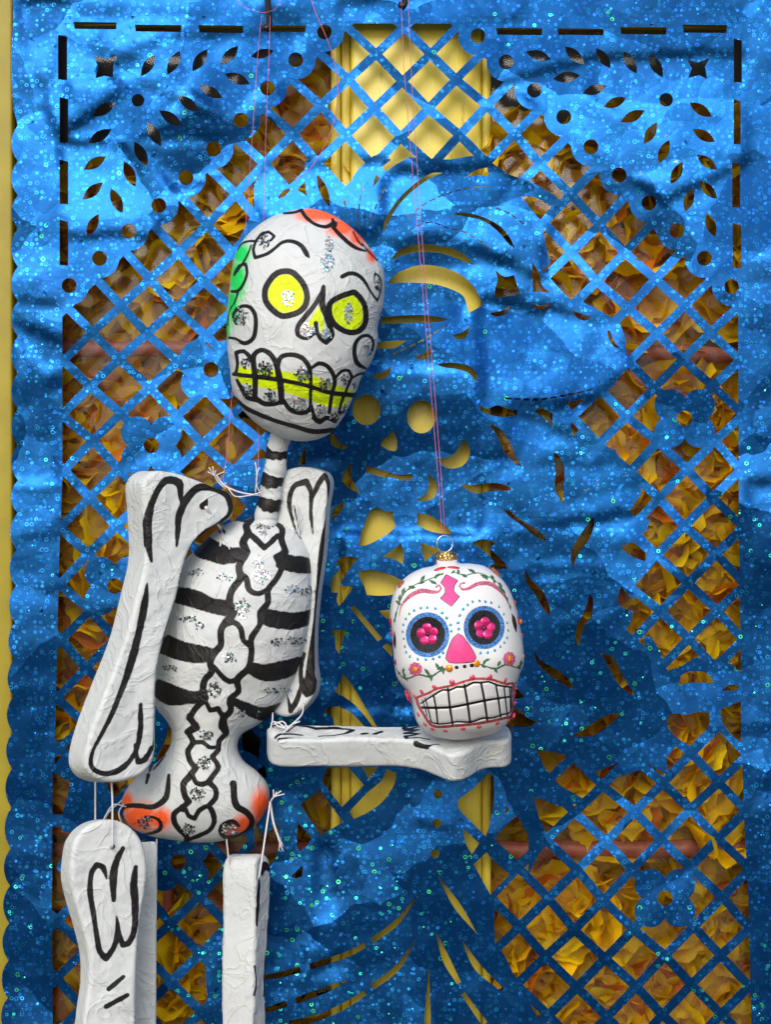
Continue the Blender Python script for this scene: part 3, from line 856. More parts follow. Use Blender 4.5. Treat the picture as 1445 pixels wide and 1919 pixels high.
for side, xs, ytop in (('left', (95, 185, 275, 365, 455, 545, 620), 400), ('right', (945, 1035, 1125, 1215, 1305, 1395), 290)):
    y = ytop; row = 0
    if side == 'left':
        for x_, y_ in ((545, 215), (600, 260), (500, 290), (585, 340), (440, 345), (380, 372)):
            flower(x_, y_, -(yd + 0.045), 'yellow orange silk flower behind glass above the upper pipe, beside the puppet', 'silk flowers above the upper pipe, beside the puppet', rr)
    while y < 1960:
        for x in xs:
            xx = x + (45 if row % 2 else 0) + rr.uniform(-22, 22); yy = y + rr.uniform(-22, 22)
            # skip those wholly hidden by the puppet or by solid cloth
            if side == 'left' and xx > 380 and yy > 1000 and xx < 600 and yy < 1500: continue
            if side == 'left' and xx > 440 and yy > 480 and yy < 860: continue
            if side == 'left' and xx > 420 and yy > 1700 and row % 2: continue
            ix = 0 if xx < (350 if side == 'left' else 1170) else 1
            col_ = {('left',0):'beside the scalloped cloth edge',('left',1):'beside the puppet',('right',0):'beside the centre stile',('right',1):'at the far right margin'}[(side, ix)]
            iy = int(yy > 660) + int(yy > 1130) + int(yy > 1590)
            row_ = ('above the upper pipe', 'just below the upper pipe', 'just above the lower pipe', 'below the lower pipe')[iy]
            lab = 'yellow orange silk flower behind glass %s, %s' % (row_, col_)
            back = 0.020 if min(abs(yy - 652), abs(yy - 1592)) < 62 else 0.0
            flower(xx, yy, -(yd + 0.035 + back + rr.uniform(0, 0.014)), lab, 'silk flowers %s, %s' % (row_, col_), rr)
        y += 96; row += 1

# pavement below the frame, unseen, added only to bounce light up
def bounce_pavement():
    m = N('grey_bounce_pavement'); c = m.coord(); n1 = m.noise(c, 3, 5, 0.6)
    m.set(Base_Color=m.mix(n1.outputs[0], (0.055, 0.052, 0.048), (0.09, 0.085, 0.078)), Roughness=0.9)
    me = mesh('bounce_pavement', [(-40, -40, -1.15), (40, -40, -1.15), (40, 0.3, -1.15), (-40, 0.3, -1.15)], [(0, 1, 2, 3)])
    tag(link('bounce_pavement', me, m.m, smooth=False), kind='structure')
bounce_pavement()

# ------------------------------------------------------------------ inflated and slab-shaped bodies
def poisson(outline, step):
    a = np.array(outline); lo = a.min(0) - 3 * step; hi = a.max(0) + 3 * step
    x0 = math.floor(lo[0] / step) * step; y0 = math.floor(lo[1] / step) * step
    gx = np.arange(x0, hi[0] + step, step); gy = np.arange(y0, hi[1] + step, step)
    X, Y = np.meshgrid(gx, gy)
    ins = pip(X, Y, outline)
    sub = outline[::max(1, len(outline) // 160)]
    dist = poly_dist(X, Y, sub) * ins
    U = np.where(ins, dist * 20, 0.0)
    red = ((np.indices(U.shape).sum(0)) % 2 == 0) & ins; blk = ins & ~red
    om = 2 / (1 + math.sin(math.pi / max(20, min(U.shape))))
    for it in range(260):
        for mk in (red, blk):
            G = (np.roll(U, 1, 0) + np.roll(U, -1, 0) + np.roll(U, 1, 1) + np.roll(U, -1, 1) + step * step) / 4
            U = np.where(mk, U + om * (G - U), U)
    U = np.maximum(U, 0)
    v = np.where(ins & (dist > 1.2 * step), U / np.maximum(dist, 1e-6), 0); wt = (v > 0).astype(float)
    for _ in range(14):
        num = blur(v * wt, 1); den = blur(wt, 1)
        v = np.where(den > 1e-4, num / np.maximum(den, 1e-4), v); wt = np.minimum(1, den * 4)
    wgt = 1 - sstep(2 * step, 6 * step, dist)
    return dict(x0=x0, y0=y0, s=step, U=U, v=v, wgt=wgt, out=sub)

class Body:
    """closed body raised from an outline; puff = rounded all over, slab = flat face with rounded rim"""
    def __init__(s, outline, d0, step=3.0, kind='puff', depth=1.0, T=60, rim=9, relief=None, mapf=None, ramp=1.0, lump=1.2, seed=1):
        s.o = smooth(outline, 3.0, True, 55); s.d0 = d0; s.step = step; s.kind = kind; s.depth = depth; s.T = T; s.rim = rim
        s.relief = relief; s.lump = lump; s.seed = seed
        s.map = mapf or (lambda x, y, z: (x, y, z))
        if kind == 'puff': s.g = poisson(s.o, step)
        s.sub = s.o[::max(1, len(s.o) // 220)]
    def z(s, x, y):
        """height of the painted side over the outline plane"""
        if s.kind == 'puff':
            g = s.g
            U = bil(g['U'], x, y, g['x0'], g['y0'], g['s'])
            w_ = bil(g['wgt'], x, y, g['x0'], g['y0'], g['s'])
            dist = poly_dist(x, y, s.sub)
            near = w_ > 0.001
            v = bil(g['v'], x, y, g['x0'], g['y0'], g['s'])
            U = np.where(near, U * (1 - w_) + v * dist * w_, U)
            z = 2 * np.sqrt(np.maximum(U, 0)) * s.depth
            fall = np.clip(dist / 12, 0, 1)
        else:
            dist = poly_dist(x, y, s.sub)
            r = s.rim; q = np.clip(dist, 0, r)
            z = s.T / 2 - r + np.sqrt(np.maximum(r * r - (r - q) ** 2, 0))
            fall = np.clip(dist / r, 0.25, 1)
        z = z + fall * s.lump * (2.2 * fbm(x / 55, y / 55, s.seed, 2) + 0.9 * fbm(x / 17, y / 17, s.seed + 5, 2))
        if s.relief is not None: z = z + s.relief(x, y, fall)
        return z
    def world(s, x, y, z):
        a, b, c = s.map(x, y, z)
        return Pn(a, b, s.d0 + c * S)
    def surf(s, x, y):
        """traced point -> world point and outward normal"""
        xs = np.array([x, x + 2, x, x - 2, x], float); ys = np.array([y, y, y + 2, y, y - 2], float)
        w_ = s.world(xs, ys, s.z(xs, ys))
        a = Vector(w_[1] - w_[3]); b = Vector(w_[4] - w_[2])
        n = a.cross(b).normalized()
        return Vector(w_[0]), n
    def build(s, name, mat, parent, attrs=None):
        a = np.array(s.o); lo = a.min(0); hi = a.max(0); st = s.step
        x0 = math.ceil(lo[0] / st) * st; y0 = math.ceil(lo[1] / st) * st
        gx, gy = np.meshgrid(np.arange(x0, hi[0], st), np.arange(y0, hi[1], st)); gx = gx.ravel(); gy = gy.ravel()
        ok = pip(gx, gy, s.o); gx = gx[ok]; gy = gy[ok]
        dd = poly_dist(gx, gy, s.sub); ok = dd > st * 0.9; gx = gx[ok]; gy = gy[ok]
        extra = []
        n = len(s.o)
        for off in (0.35, 1.2):
            for i in range(n):
                p = s.o[i]; q = s.o[(i + 1) % n]; r = s.o[i - 1]
                tx, ty = q[0] - r[0], q[1] - r[1]; L = math.hypot(tx, ty) or 1
                for sg in (1, -1):
                    e = (p[0] - ty / L * off * sg, p[1] + tx / L * off * sg)
                    extra.append(e)
        ex = np.array(extra); ok = pip(ex[:, 0], ex[:, 1], s.o) ; ex = ex[ok]
        pts = [Vector(p) for p in s.o] + [Vector(p) for p in ex] + [Vector((x, y)) for x, y in zip(gx, gy)]
        V, E, F, *_ = delaunay_2d_cdt(pts, [(i, (i + 1) % n) for i in range(n)], [], 1, 1e-4, False)
        V = np.array([(v.x, v.y) for v in V]); F = np.array(list(F))
        Cc = V[F].mean(1); F = F[pip(Cc[:, 0], Cc[:, 1], s.o)]
        us = np.unique(F); mp_ = -np.ones(len(V), int); mp_[us] = np.arange(len(us)); V = V[us]; F = mp_[F]
        # boundary
        from collections import Counter
        cnt = Counter()
        for t in F:
            for i in range(3): cnt[(t[i], t[(i + 1) % 3])] += 1
        bd = [e for e in cnt if (e[1], e[0]) not in cnt]
        bset = sorted({i for e in bd for i in e})
        onb = np.zeros(len(V), bool); onb[bset] = True
        zf = s.z(V[:, 0], V[:, 1])
        nv = len(V)
        if s.kind == 'puff':
            zf[onb] = 0
            back = np.where(onb, 0, -zf)
            # back shares the rim
            idx = np.arange(nv); new = np.where(~onb)[0]; bi = idx.copy(); bi[new] = nv + np.arange(len(new))
            VV = np.concatenate([V, V[new]]); ZZ = np.concatenate([zf, back[new]]); FF = np.concatenate([F, bi[F][:, ::-1]])
            front = np.concatenate([np.ones(nv, bool), np.zeros(len(new), bool)])
        else:
            lv = [-(s.T / 2 - s.rim) * t for t in (-0.45, 0.1, 0.6)]
            rim_i = {b: k_ for k_, b in enumerate(bset)}; nb = len(bset); bs = np.array(bset)
            VV = [V]; ZZ = [zf]; rings = [bs]; off = nv
            for q in lv:
                jit = 1.2 * (fbm(V[bs, 0] / 14 + q, V[bs, 1] / 14, s.seed + 3, 2))
                cx_, cy_ = V[bs].mean(0); dx, dy = V[bs, 0] - cx_, V[bs, 1] - cy_; L = np.hypot(dx, dy) + 1e-6
                VV.append(V[bs] + np.stack([dx / L * jit * 0, dy / L * jit * 0], 1)); ZZ.append(np.full(nb, q) + 0 * jit); rings.append(off + np.arange(nb)); off += nb
            VV.append(V); ZZ.append(-zf); bo = off; rings.append(bo + bs)
            FF = [F, F[:, ::-1] + bo]
            quads = []
            for (a_, b_) in bd:
                i, j = rim_i[a_], rim_i[b_]
                for r0, r1 in zip(rings[:-1], rings[1:]):
                    quads.append((r0[j], r0[i], r1[i])); quads.append((r0[j], r1[i], r1[j]))
            FF.append(np.array(quads)); VV = np.concatenate(VV); ZZ = np.concatenate(ZZ); FF = np.concatenate(FF)
            front = np.zeros(len(VV), bool); front[:nv] = True
        me = tri_mesh(name, s.world(VV[:, 0], VV[:, 1], ZZ), FF)
        # make sure the outside faces out
        bm = bmesh.new(); bm.from_mesh(me); bmesh.ops.recalc_face_normals(bm, faces=bm.faces); bm.to_mesh(me); bm.free()
        for an, fn in (attrs or {}).items():
            at = me.attributes.new(an, 'FLOAT', 'POINT')
            spray_ = an.startswith('spray')
            val = np.full(len(VV), 0.0 if spray_ else 12.0)
            val[front] = fn(VV[front, 0], VV[front, 1])
            at.data.foreach_set('value', val.astype(np.float32))
        return link(name, me, mat, parent)

def strokes(lst, fills=(), rings=()):
    """signed distance to painted strokes [(x,y[,w])...] with default width, filled polygons, and bands round polygons"""
    segs = []
    for pts, wdt in lst:
        q = smooth([(p[0], p[1], p[2] if len(p) > 2 else wdt) for p in pts], 6, False, 70)
        for a, b in zip(q, q[1:]): segs.append((a, b))
    fl = [smooth(p, 6, True, 60) for p in fills]; rg = [(smooth(p, 6, True, 60), lo, hi) for p, lo, hi in rings]
    def f(X, Y):
        v = np.full(X.shape, 12.0)
        for a, b in segs:
            R_ = max(a[2], b[2]) / 2 + 12
            m = (X > min(a[0], b[0]) - R_) & (X < max(a[0], b[0]) + R_) & (Y > min(a[1], b[1]) - R_) & (Y < max(a[1], b[1]) + R_)
            if not m.any(): continue
            d, t = seg_dist(X[m], Y[m], a, b)
            v[m] = np.minimum(v[m], d - (a[2] + (b[2] - a[2]) * t) / 2)
        for p in fl:
            d = poly_dist(X, Y, p); d = np.where(pip(X, Y, p), -d, d); v = np.minimum(v, d)
        for p, lo, hi in rg:
            d = poly_dist(X, Y, p); d = np.where(pip(X, Y, p), -d, d)
            v = np.minimum(v, np.maximum(d - hi, lo - d))
        return np.clip(v, -12, 12)
    return f

def glow(lst):
    def f(X, Y):
        v = np.zeros(X.shape)
        for x, y, rx, ry in lst: v = np.maximum(v, np.clip(1.25 - np.hypot((X - x) / rx, (Y - y) / ry), 0, 1))
        return v
    return f

def glitter_material():
    m = N('holographic_glitter'); a = m.attr('tint').outputs['Color']
    m.set(Base_Color=a, Metallic=0.85, Roughness=0.28)
    return m.m
GLIT = glitter_material()
def glitter(body, spots, parent, rflake=1.75):
    for (x, y, rx, ry, dens, tone) in spots:
        n = int(dens * rx * ry * 0.20) + 3
        V = []; F = []; T = []
        for i in range(n):
            a = random.uniform(0, 6.283); q = random.random() ** 0.62
            px = x + rx * q * math.cos(a) * random.uniform(.8, 1.12); py = y + ry * q * math.sin(a) * random.uniform(.8, 1.12)
            p, nrm = body.surf(px, py)
            nn = (nrm + Vector([random.gauss(0, .16) for _ in range(3)])).normalized()
            u = nn.orthogonal().normalized(); v = nn.cross(u)
            p = p + nrm * (0.0003 + random.uniform(0, 0.0006)); r = rflake * S * random.uniform(.8, 1.15)
            o = len(V); th = r * 0.16
            for h in (th, -th * 3):
                for k_ in range(6): V.append(p + u * r * math.cos(k_ * 1.0472) + v * r * math.sin(k_ * 1.0472) + nn * h)
            F.append(tuple(o + k_ for k_ in range(6)))
            for k_ in range(6): F.append((o + (k_ + 1) % 6, o + k_, o + 6 + k_, o + 6 + (k_ + 1) % 6))
            c = random.random()
            base = random.choice(((.75,.78,.85),(.75,.78,.85),(.55,.62,.95),(.35,.85,.82),(.9,.62,.6),(.5,.6,.65),(.95,.85,.6)))
            if c < tone: base = random.choice(((.05,.06,.06),(.10,.13,.13),(.03,.10,.11),(.16,.16,.15)))  # dark flakes: the lack of reflection is put into the tint
            T += [(*base, 1)] * 12
        me = mesh('glitter', V, F); at = me.color_attributes.new('tint', 'FLOAT_COLOR', 'POINT')
        at.data.foreach_set('color', np.array(T, np.float32).ravel())
        tag(link('glitter', me, GLIT, parent, smooth=False), kind='stuff')

# ------------------------------------------------------------------ the papier-mache skeleton puppet
WHITE = (0.565, 0.60, 0.605)
INK = (0.006, 0.005, 0.006)
m_slab = paint_material('white_papier_mache_black_strokes', WHITE, [('ink', INK, 1.6, 3.4, 0)], dirt=0.2)
m_torso = paint_material('white_ribcage_paint', WHITE, [('ink', INK, 1.6, 2.6, 0)], dirt=0.2, spray=[('spray_orange', (0.95, 0.12, 0.02))])
m_head = paint_material('white_skull_paint', WHITE, [('yellow', (0.62, 0.82, 0.0), 1.4, 2.0, 0), ('ink', INK, 1.4, 1.4, 0)], spray=[('spray_orange', (1.0, 0.14, 0.05)), ('spray_green', (0.01, 0.62, 0.10))])
pup = empty('skeleton_puppet', P(400, 1580, 0.05), 'white papier mache skeleton puppet with tilted skull, striped ribs and bones tied by cords', 'puppet')

# head
HZ = lambda p: Z(p, 400, 380, 4.1706)
head_o = HZ([(690,45),(800,50),(900,82),(1000,135),(1100,212),(1190,310),(1275,430),(1328,530),(1338,650),(1328,800),(1300,900),(1282,980),(1286,1080),(1245,1220),(1200,1300),(1150,1380),(1110,1500),(1050,1620),(960,1750),(890,1815),(800,1852),(700,1865),(600,1855),(500,1822),(400,1770),(300,1695),(200,1580),(145,1450),(128,1300),(112,1180),(103,1040),(102,900),(118,730),(142,520),(178,380),(240,280),(330,190),(430,122),(550,75)])
def gau(X, Y, cx_, cy_, rx, ry): return np.exp(-((X - cx_) / rx) ** 2 - ((Y - cy_) / ry) ** 2)
def head_relief(X, Y, f):
    z = -5.0 * gau(X, Y, 535, 548, 36, 36) - 4.5 * gau(X, Y, 651, 584, 30, 34)      # sockets
    z += 5.0 * gau(X, Y, 603, 590, 20, 52) + 4 * gau(X, Y, 548, 690, 120, 34)         # nose, jaw
    z += 3.0 * gau(X, Y, 590, 480, 90, 30) - 4 * gau(X, Y, 470, 640, 40, 30) - 3 * gau(X, Y, 690, 660, 20, 30)
    z -= 2.5 * gau(X, Y, 560, 755, 110, 7)
    return z * f
head = Body(head_o, 0.085, 2.5, 'puff', 0.78, relief=head_relief, lump=0.9, seed=3)
eyeL = HZ([(590,560),(640,595),(690,665),(708,745),(690,800),(650,835),(600,852),(540,862),(480,822),(432,762),(425,690),(460,620),(510,570)])
eyeR = HZ([(1095,722),(1125,752),(1152,790),(1168,850),(1165,930),(1130,980),(1070,992),(1010,970),(960,930),(930,870),(930,800),(970,768),(1030,742)])
hl = [
 ([(860,655,32),(853,720,48),(850,800,52),(878,880,42),(905,960,42),(928,1035,40),(882,1095,36),(835,1062,32),(805,1000,34),(800,940,34)], 0),
 ([(852,700,38),(775,820,40),(705,905,42),(660,965,38),(658,1030,36),(730,1062,26),(800,1010,26)], 0),
 ([(748,430,14),(728,400,40),(685,335,36),(610,300,30),(540,308,26),(480,355,26),(420,398,28),(325,430,28),(310,370,24),(332,300,22),(382,238,24),(430,228,24),(475,262,22),(450,292,20),(405,312,16)], 0),
 ([(1005,578,34),(1060,552,34),(1120,560,32),(1180,612,28),(1220,680,20),(1280,768,16),(1302,710,12),(1312,640,14),(1296,575,16),(1265,552,18),(1255,590,12),(1268,650,10)], 0),
 ([(122,1055,22),(172,1062,22),(243,1100,34),(308,1060,36),(328,980,36),(325,880,34),(290,820,32),(228,806,28),(172,842,26),(152,890,22),(175,950,18)], 0),
 ([(1195,1298,18),(1125,1255,38),(1102,1180,34),(1110,1100,34),(1150,1050,28),(1208,1037,26),(1248,1080,22),(1243,1150,18),(1218,1192,12)], 0),
 ([(335,300,20),(275,300,18),(222,318,16),(185,370,12)], 0), ([(295,330,14),(268,400,16),(230,470,18),(160,570,14)], 0),
 ([(160,560,16),(200,492,22),(250,480,26),(262,540,24),(240,620,22),(190,690,26),(140,692,22)], 0), ([(190,700,20),(168,770,14),(122,850,12),(108,960,12)], 0),
 ([(548,82,20),(640,74,22),(690,50,24)], 0), ([(685,55,30),(722,112,30),(800,170,26),(880,188,30),(930,165,36),(962,158,20)], 0), ([(935,190,30),(1000,262,34),(1100,345,30),(1192,380,14)], 0),
 ([(930,128,22),(948,175,40)], 0), ([(1090,220,12),(1130,300,16),(1165,335,16)], 0), ([(1165,322,12),(1230,400,16),(1284,452,12)], 0), ([(1330,820,8),(1305,880,12)], 0),
 # mouth
 ([(158,1340,32),(350,1362,36),(560,1392,36),(740,1432,34),(900,1482,36),(1105,1505,38)], 0),
 ([(172,1345,24),(186,1260,26),(176,1172,34),(235,1160,34),(282,1205,36),(305,1250,42)], 0),
 ([(322,1530,42),(325,1370,46),(312,1260,46),(315,1190,42),(370,1150,38),(440,1180,42),(485,1250,44),(515,1370,52),(528,1480,52),(530,1560,44)], 0),
 ([(505,1280,34),(522,1210,38),(600,1186,36),(690,1212,40),(745,1280,38),(760,1380,30),(760,1560,26),(790,1680,34)], 0),
 ([(772,1290,24),(820,1256,34),(880,1270,34),(930,1330,36),(948,1400,34),(925,1500,30),(905,1640,28)], 0),
 ([(955,1370,22),(1000,1316,26),(1058,1312,26),(1080,1352,24),(1045,1450,22),(1000,1560,22),(975,1660,20)], 0),
 ([(1085,1370,14),(1130,1342,18),(1180,1330,18),(1145,1420,12),(1115,1490,12)], 0),
 ([(182,1385,24),(218,1450,34),(262,1520,38),(345,1545,36)], 0), ([(330,1530,42),(400,1572,40),(495,1570,34),(540,1540,36),(600,1615,38),(690,1645,36),(748,1620,34),(758,1540,24)], 0),
 ([(785,1680,40),(830,1712,42),(880,1680,36),(950,1708,34),(990,1640,24),(1045,1630,20),(1090,1545,16),(1112,1490,16)], 0),
 ([(165,1515,10),(235,1592,34),(350,1652,36),(500,1710,34),(640,1750,36),(780,1788,40),(935,1776,38)], 0)]
hl = [(HZ(p), 6) for p, _ in hl]
h_ink = strokes(hl, rings=[(eyeL, 0, 11.5), (eyeR, 0, 10.8)])
h_yel = strokes([], fills=[eyeL, eyeR, HZ([(825,808),(765,900),(738,965),(800,970),(790,930),(825,930),(835,1020),(862,985),(850,880)]), HZ([(872,770),(890,830),(905,930),(905,1000),(880,940)]),
   HZ([(190,1275),(300,1300),(500,1312),(640,1332),(770,1350),(900,1400),(1095,1470),(1080,1505),(1020,1592),(880,1590),(740,1540),(560,1482),(400,1450),(180,1402)])])
h_or = glow([(400+900/4.17, 380+95/4.17, 62, 15), (400+1130/4.17, 380+250/4.17, 22, 28), (400+1240/4.17, 380+400/4.17, 12, 20), (400+780/4.17, 380+90/4.17, 40, 17), (400+1000/4.17, 380+190/4.17, 34, 22)])
h_gr = glow([(400+185/4.17, 380+600/4.17, 20, 50), (400+150/4.17, 380+800/4.17, 13, 45), (400+215/4.17, 380+400/4.17, 22, 26), (400+110/4.17, 380+980/4.17, 5, 30)])
ho = head.build('head', m_head, pup, {'ink': h_ink, 'yellow': h_yel, 'spray_orange': h_or, 'spray_green': h_gr})
gl = [(578,745,58,62,1.6,.12),(1050,865,42,82,1.6,.1),(738,1000,60,58,1.7,.05),(882,1025,44,44,1.7,.05),(900,330,36,60,1.6,.02),(888,460,52,80,1.8,.02),(395,300,44,60,1.3,.75),(218,890,64,72,1.4,.6),(1285,640,24,52,1.4,.5),(1198,1135,36,56,1.4,.1),
      (258,1250,40,52,1.3,.85),(405,1300,56,72,1.3,.9),(690,1335,58,60,1.4,.45),(872,1412,52,55,1.4,.4),(1022,1380,32,38,1.2,.6),(1098,1430,18,30,1.2,.5),(268,1478,40,60,1.2,.85),(445,1510,50,58,1.2,.85),(668,1572,64,56,1.4,.35),(838,1622,42,56,1.4,.3),(942,1662,36,46,1.3,.5),(1020,1600,22,46,1.3,.5)]
glitter(head, [(400 + x/4.17, 380 + y/4.17, a/4.17, b/4.17, c, t) for x, y, a, b, c, t in gl], ho)

# torso
TZ = lambda p: Z(p, 120, 860, 2.779); UZ = lambda p: Z(p, 200, 1340, 4.0139)
torso_o = [(470,972),(430,980),(398,1000),(375,1022),(338,1060),(316,1110),(298,1170),(288,1230),(284,1290),(292,1325),(311,1350),(321,1370),(318,1398),(298,1425),(262,1450),(236,1480),(227,1510),(240,1545),(272,1564),(320,1574),(370,1579),(420,1575),(460,1561),(490,1532),(504,1500),(501,1470),(481,1445),(456,1425),(445,1400),(452,1377),(480,1360),(517,1332),(545,1290),(568,1230),(583,1160),(587,1100),(584,1045),(568,1005),(540,985),(510,974)]
def torso_relief(X, Y, f):
    z = 3.0 * np.sin((Y - 1020 - (X - 450) * 0.10) / 70 * 2 * np.pi * 0.97) * sstep(990, 1030, Y) * (1 - sstep(1300, 1350, Y)) * 0.6
    z += -5 * gau(X, Y, 450, 1385, 60, 30) + 5 * gau(X, Y, 260, 1520, 40, 34) + 5 * gau(X, Y, 470, 1510, 40, 34)
    return z * f
torso = Body(torso_o, 0.062, 2.6, 'puff', 0.66, relief=torso_relief, lump=1.0, seed=21)
bands = [[(740,400),(790,430),(860,460),(930,465),(962,500),(920,530),(830,548),(765,532),(690,505),(672,470),(700,415)],
 [(600,670),(700,690),(780,730),(860,742),(880,790),(850,815),(760,800),(660,770),(570,745),(575,690)],
 [(540,918),(640,958),(760,985),(792,1010),(770,1050),(680,1060),(590,1045),(500,1010),(505,950)],
 [(490,1148),(560,1175),(660,1210),(745,1205),(738,1262),(640,1276),(540,1278),(480,1240),(470,1180)],
 [(1110,500),(1200,505),(1290,528),(1312,590),(1240,596),(1160,580),(1105,560)],
 [(1030,780),(1100,790),(1200,802),(1312,780),(1300,852),(1200,886),(1100,880),(1030,858),(1010,830)],
 [(965,1060),(1050,1070),(1150,1050),(1240,1030),(1225,1100),(1120,1150),(1020,1150),(952,1110)],
 [(872,1240),(950,1270),(1030,1296),(1135,1270),(1115,1335),(1040,1362),(960,1336),(885,1280)]]
tl = [([(975,318,26),(946,350,30),(958,382,34),(930,440,34),(952,482,32),(910,560,32),(918,620,34),(870,690,32),(862,750,34),(884,800,34),(842,850,34),(815,895,30),(815,970,30),(780,1012,34),(760,1060,32),(768,1110,30),(732,1150,30),(722,1210,30),(735,1245,32),(690,1292,28),(650,1350,28),(686,1388,28),(642,1422,30)], TZ),
 ([(1100,328,22),(1138,370,26),(1130,412,30),(1142,450,28),(1155,485,28),(1106,512,30),(1130,572,26),(1100,632,26),(1062,682,28),(1060,750,28),(1022,800,30),(1020,862,26),(975,935,28),(975,1020,28),(958,1090,28),(902,1150,32),(908,1210,26),(862,1252,28),(868,1310,28),(832,1352,30),(842,1420,30)], TZ),
 ([(618,5,36),(680,98,38),(612,132,38),(648,208,38),(610,262,36),(622,340,38),(668,400,38),(620,462,44),(575,522,42),(592,620,40),(620,652,38),(560,700,36),(505,742,36),(508,810,38),(560,880,32),(598,915,34),(600,958,38)], UZ),
 ([(880,5,44),(862,88,42),(902,138,34),(842,200,34),(838,262,34),(792,312,34),(838,390,36),(800,452,36),(765,502,40),(818,560,34),(818,620,36),(765,682,36),(798,740,38),(808,800,34),(770,868,30),(680,912,28),(610,938,24)], UZ),
 ([(962,388,24),(1000,420,28),(1042,462,26),(1080,432,24),(1108,402,24),(1135,398,20)], TZ), ([(918,602,26),(948,620,26),(962,680,26),(1010,702,24),(1062,680,24)], TZ),
 ([(845,862,24),(882,850,24),(918,880,26),(932,942,24),(962,970,24)], TZ), ([(780,1080,18),(820,1130,24),(860,1160,24),(898,1150,24)], TZ), ([(740,1270,20),(760,1310,22),(800,1300,24),(832,1350,24)], TZ),
 ([(650,208,28),(720,203,30),(770,243,28),(835,240,22)], UZ), ([(640,440,28),(672,510,32),(722,520,36),(770,500,30)], UZ), ([(590,700,26),(615,758,32),(660,778,30),(692,720,34),(740,690,34)], UZ),
 ([(465,452,22),(442,620,40),(350,690,34),(240,682,32),(130,690,26),(108,750,14)], UZ), ([(235,900,10),(330,890,20),(400,858,26),(400,800,24),(352,770,18),(285,765,14)], UZ),
 ([(950,515,44),(972,680,44),(1050,732,42),(1092,795,36),(1060,870,34),(980,912,30),(890,920,32),(850,870,26),(880,820,28),(950,800,30),(990,832,22)], UZ),
 ([(440,300,8),(400,350,14),(350,410,10)], UZ), ([(815,372,24),(826,380,24)], TZ), ([(335,380,22),(320,420,14)], UZ), ([(310,450,26),(296,512,16)], UZ), ([(560,690,30),(575,715,30)], UZ),  # the dot below the shoulder cord is a hole's shadow painted as ink
 ([(1110,325,16),(1180,350,10),(1235,415,8)], TZ), ([(900,318,10),(960,322,14),(1000,312,10)], TZ), ([(735,400,14),(680,470,20)], TZ)]
fat = lambda p, k: [(a, b, c * k) for a, b, c in p]
t_ink = strokes([(fat(fn(p), 1.18), 8) for p, fn in tl], fills=[TZ(b) for b in bands], rings=[(TZ(b), -1, 1.4) for b in bands])
t_or = glow([(262, 1532, 46, 34), (300, 1535, 26, 26), (238, 1505, 14, 26), (490, 1512, 24, 42), (465, 1545, 36, 24), (445, 1560, 30, 16)])
to = torso.build('torso', m_torso, pup, {'ink': t_ink, 'spray_orange': t_or})
g1 = [(1040,350,54,22,1.4,.3),(1040,385,30,14,1.4,.2),(1012,540,26,40,1.6,.05),(1030,610,48,40,1.7,.05),(928,770,38,40,1.3,.35),(930,815,28,22,1.3,.4),(862,1035,40,30,.9,.75),(785,1195,34,46,1.1,.8),(742,1435,38,26,1.2,.5),
      (680,590,48,20,1.0,.45),(838,615,40,22,1.3,.25),(640,830,58,18,1.0,.45),(705,870,30,20,1.1,.6),(1190,682,40,24,1.4,.15),(1270,688,50,26,1.3,.5),(1110,952,36,20,1.3,.55),(1200,945,62,22,1.1,.6),(1100,1205,80,14,1.0,.6),(560,1085,52,18,.9,.5),(920,1322,22,20,1.1,.2),(1008,1325,22,16,1.0,.9)]
g2 = [(748,145,52,38,1.2,.45),(730,355,52,54,1.3,.7),(682,592,60,50,1.3,.7),(612,852,52,46,1.3,.6),(275,800,48,56,1.3,.65),(318,780,34,22,1.2,.6),(915,850,56,50,1.4,.5),(960,880,34,14,1.0,.5)]
glitter(torso, [(120 + x/2.779, 860 + y/2.779, a/2.779, b/2.779, c, t) for x, y, a, b, c, t in g1] + [(200 + x/4.014, 1340 + y/4.014, a/4.014, b/4.014, c, t) for x, y, a, b, c, t in g2], to)

# neck: a dowel with black bands
def neck():
    a = P(527, 800, 0.072); b = P(496, 992, 0.070); n = 96
    pts = [a.lerp(b, i / n) + Vector((0.0006 * math.sin(i * .21), 0.0004 * math.sin(i * .31), 0)) for i in range(n + 1)]
    rad = [(19.0 + 3.0 * (i / n) + 0.5 * math.sin(i * .7)) * S * .95 for i in range(n + 1)]
    v, f = tube(pts, rad, 28)
    me = mesh('neck', v, f); at = me.attributes.new('ink', 'FLOAT', 'POINT'); val = []
    for i in range(n + 1):
        for k_ in range(28):
            y = 800 + 192 * i / n + 2.2 * math.sin(k_ / 28 * 6.28 * 2) + 1.2 * math.sin(k_ * 1.9)
            val.append(min(abs(y - c) - h for c, h in ((852, 11), (901, 11), (945, 10))))
    val += []
    at.data.foreach_set('value', np.clip(np.array(val, np.float32), -12, 12))
    return link('neck', me, m_slab, pup)
neck()

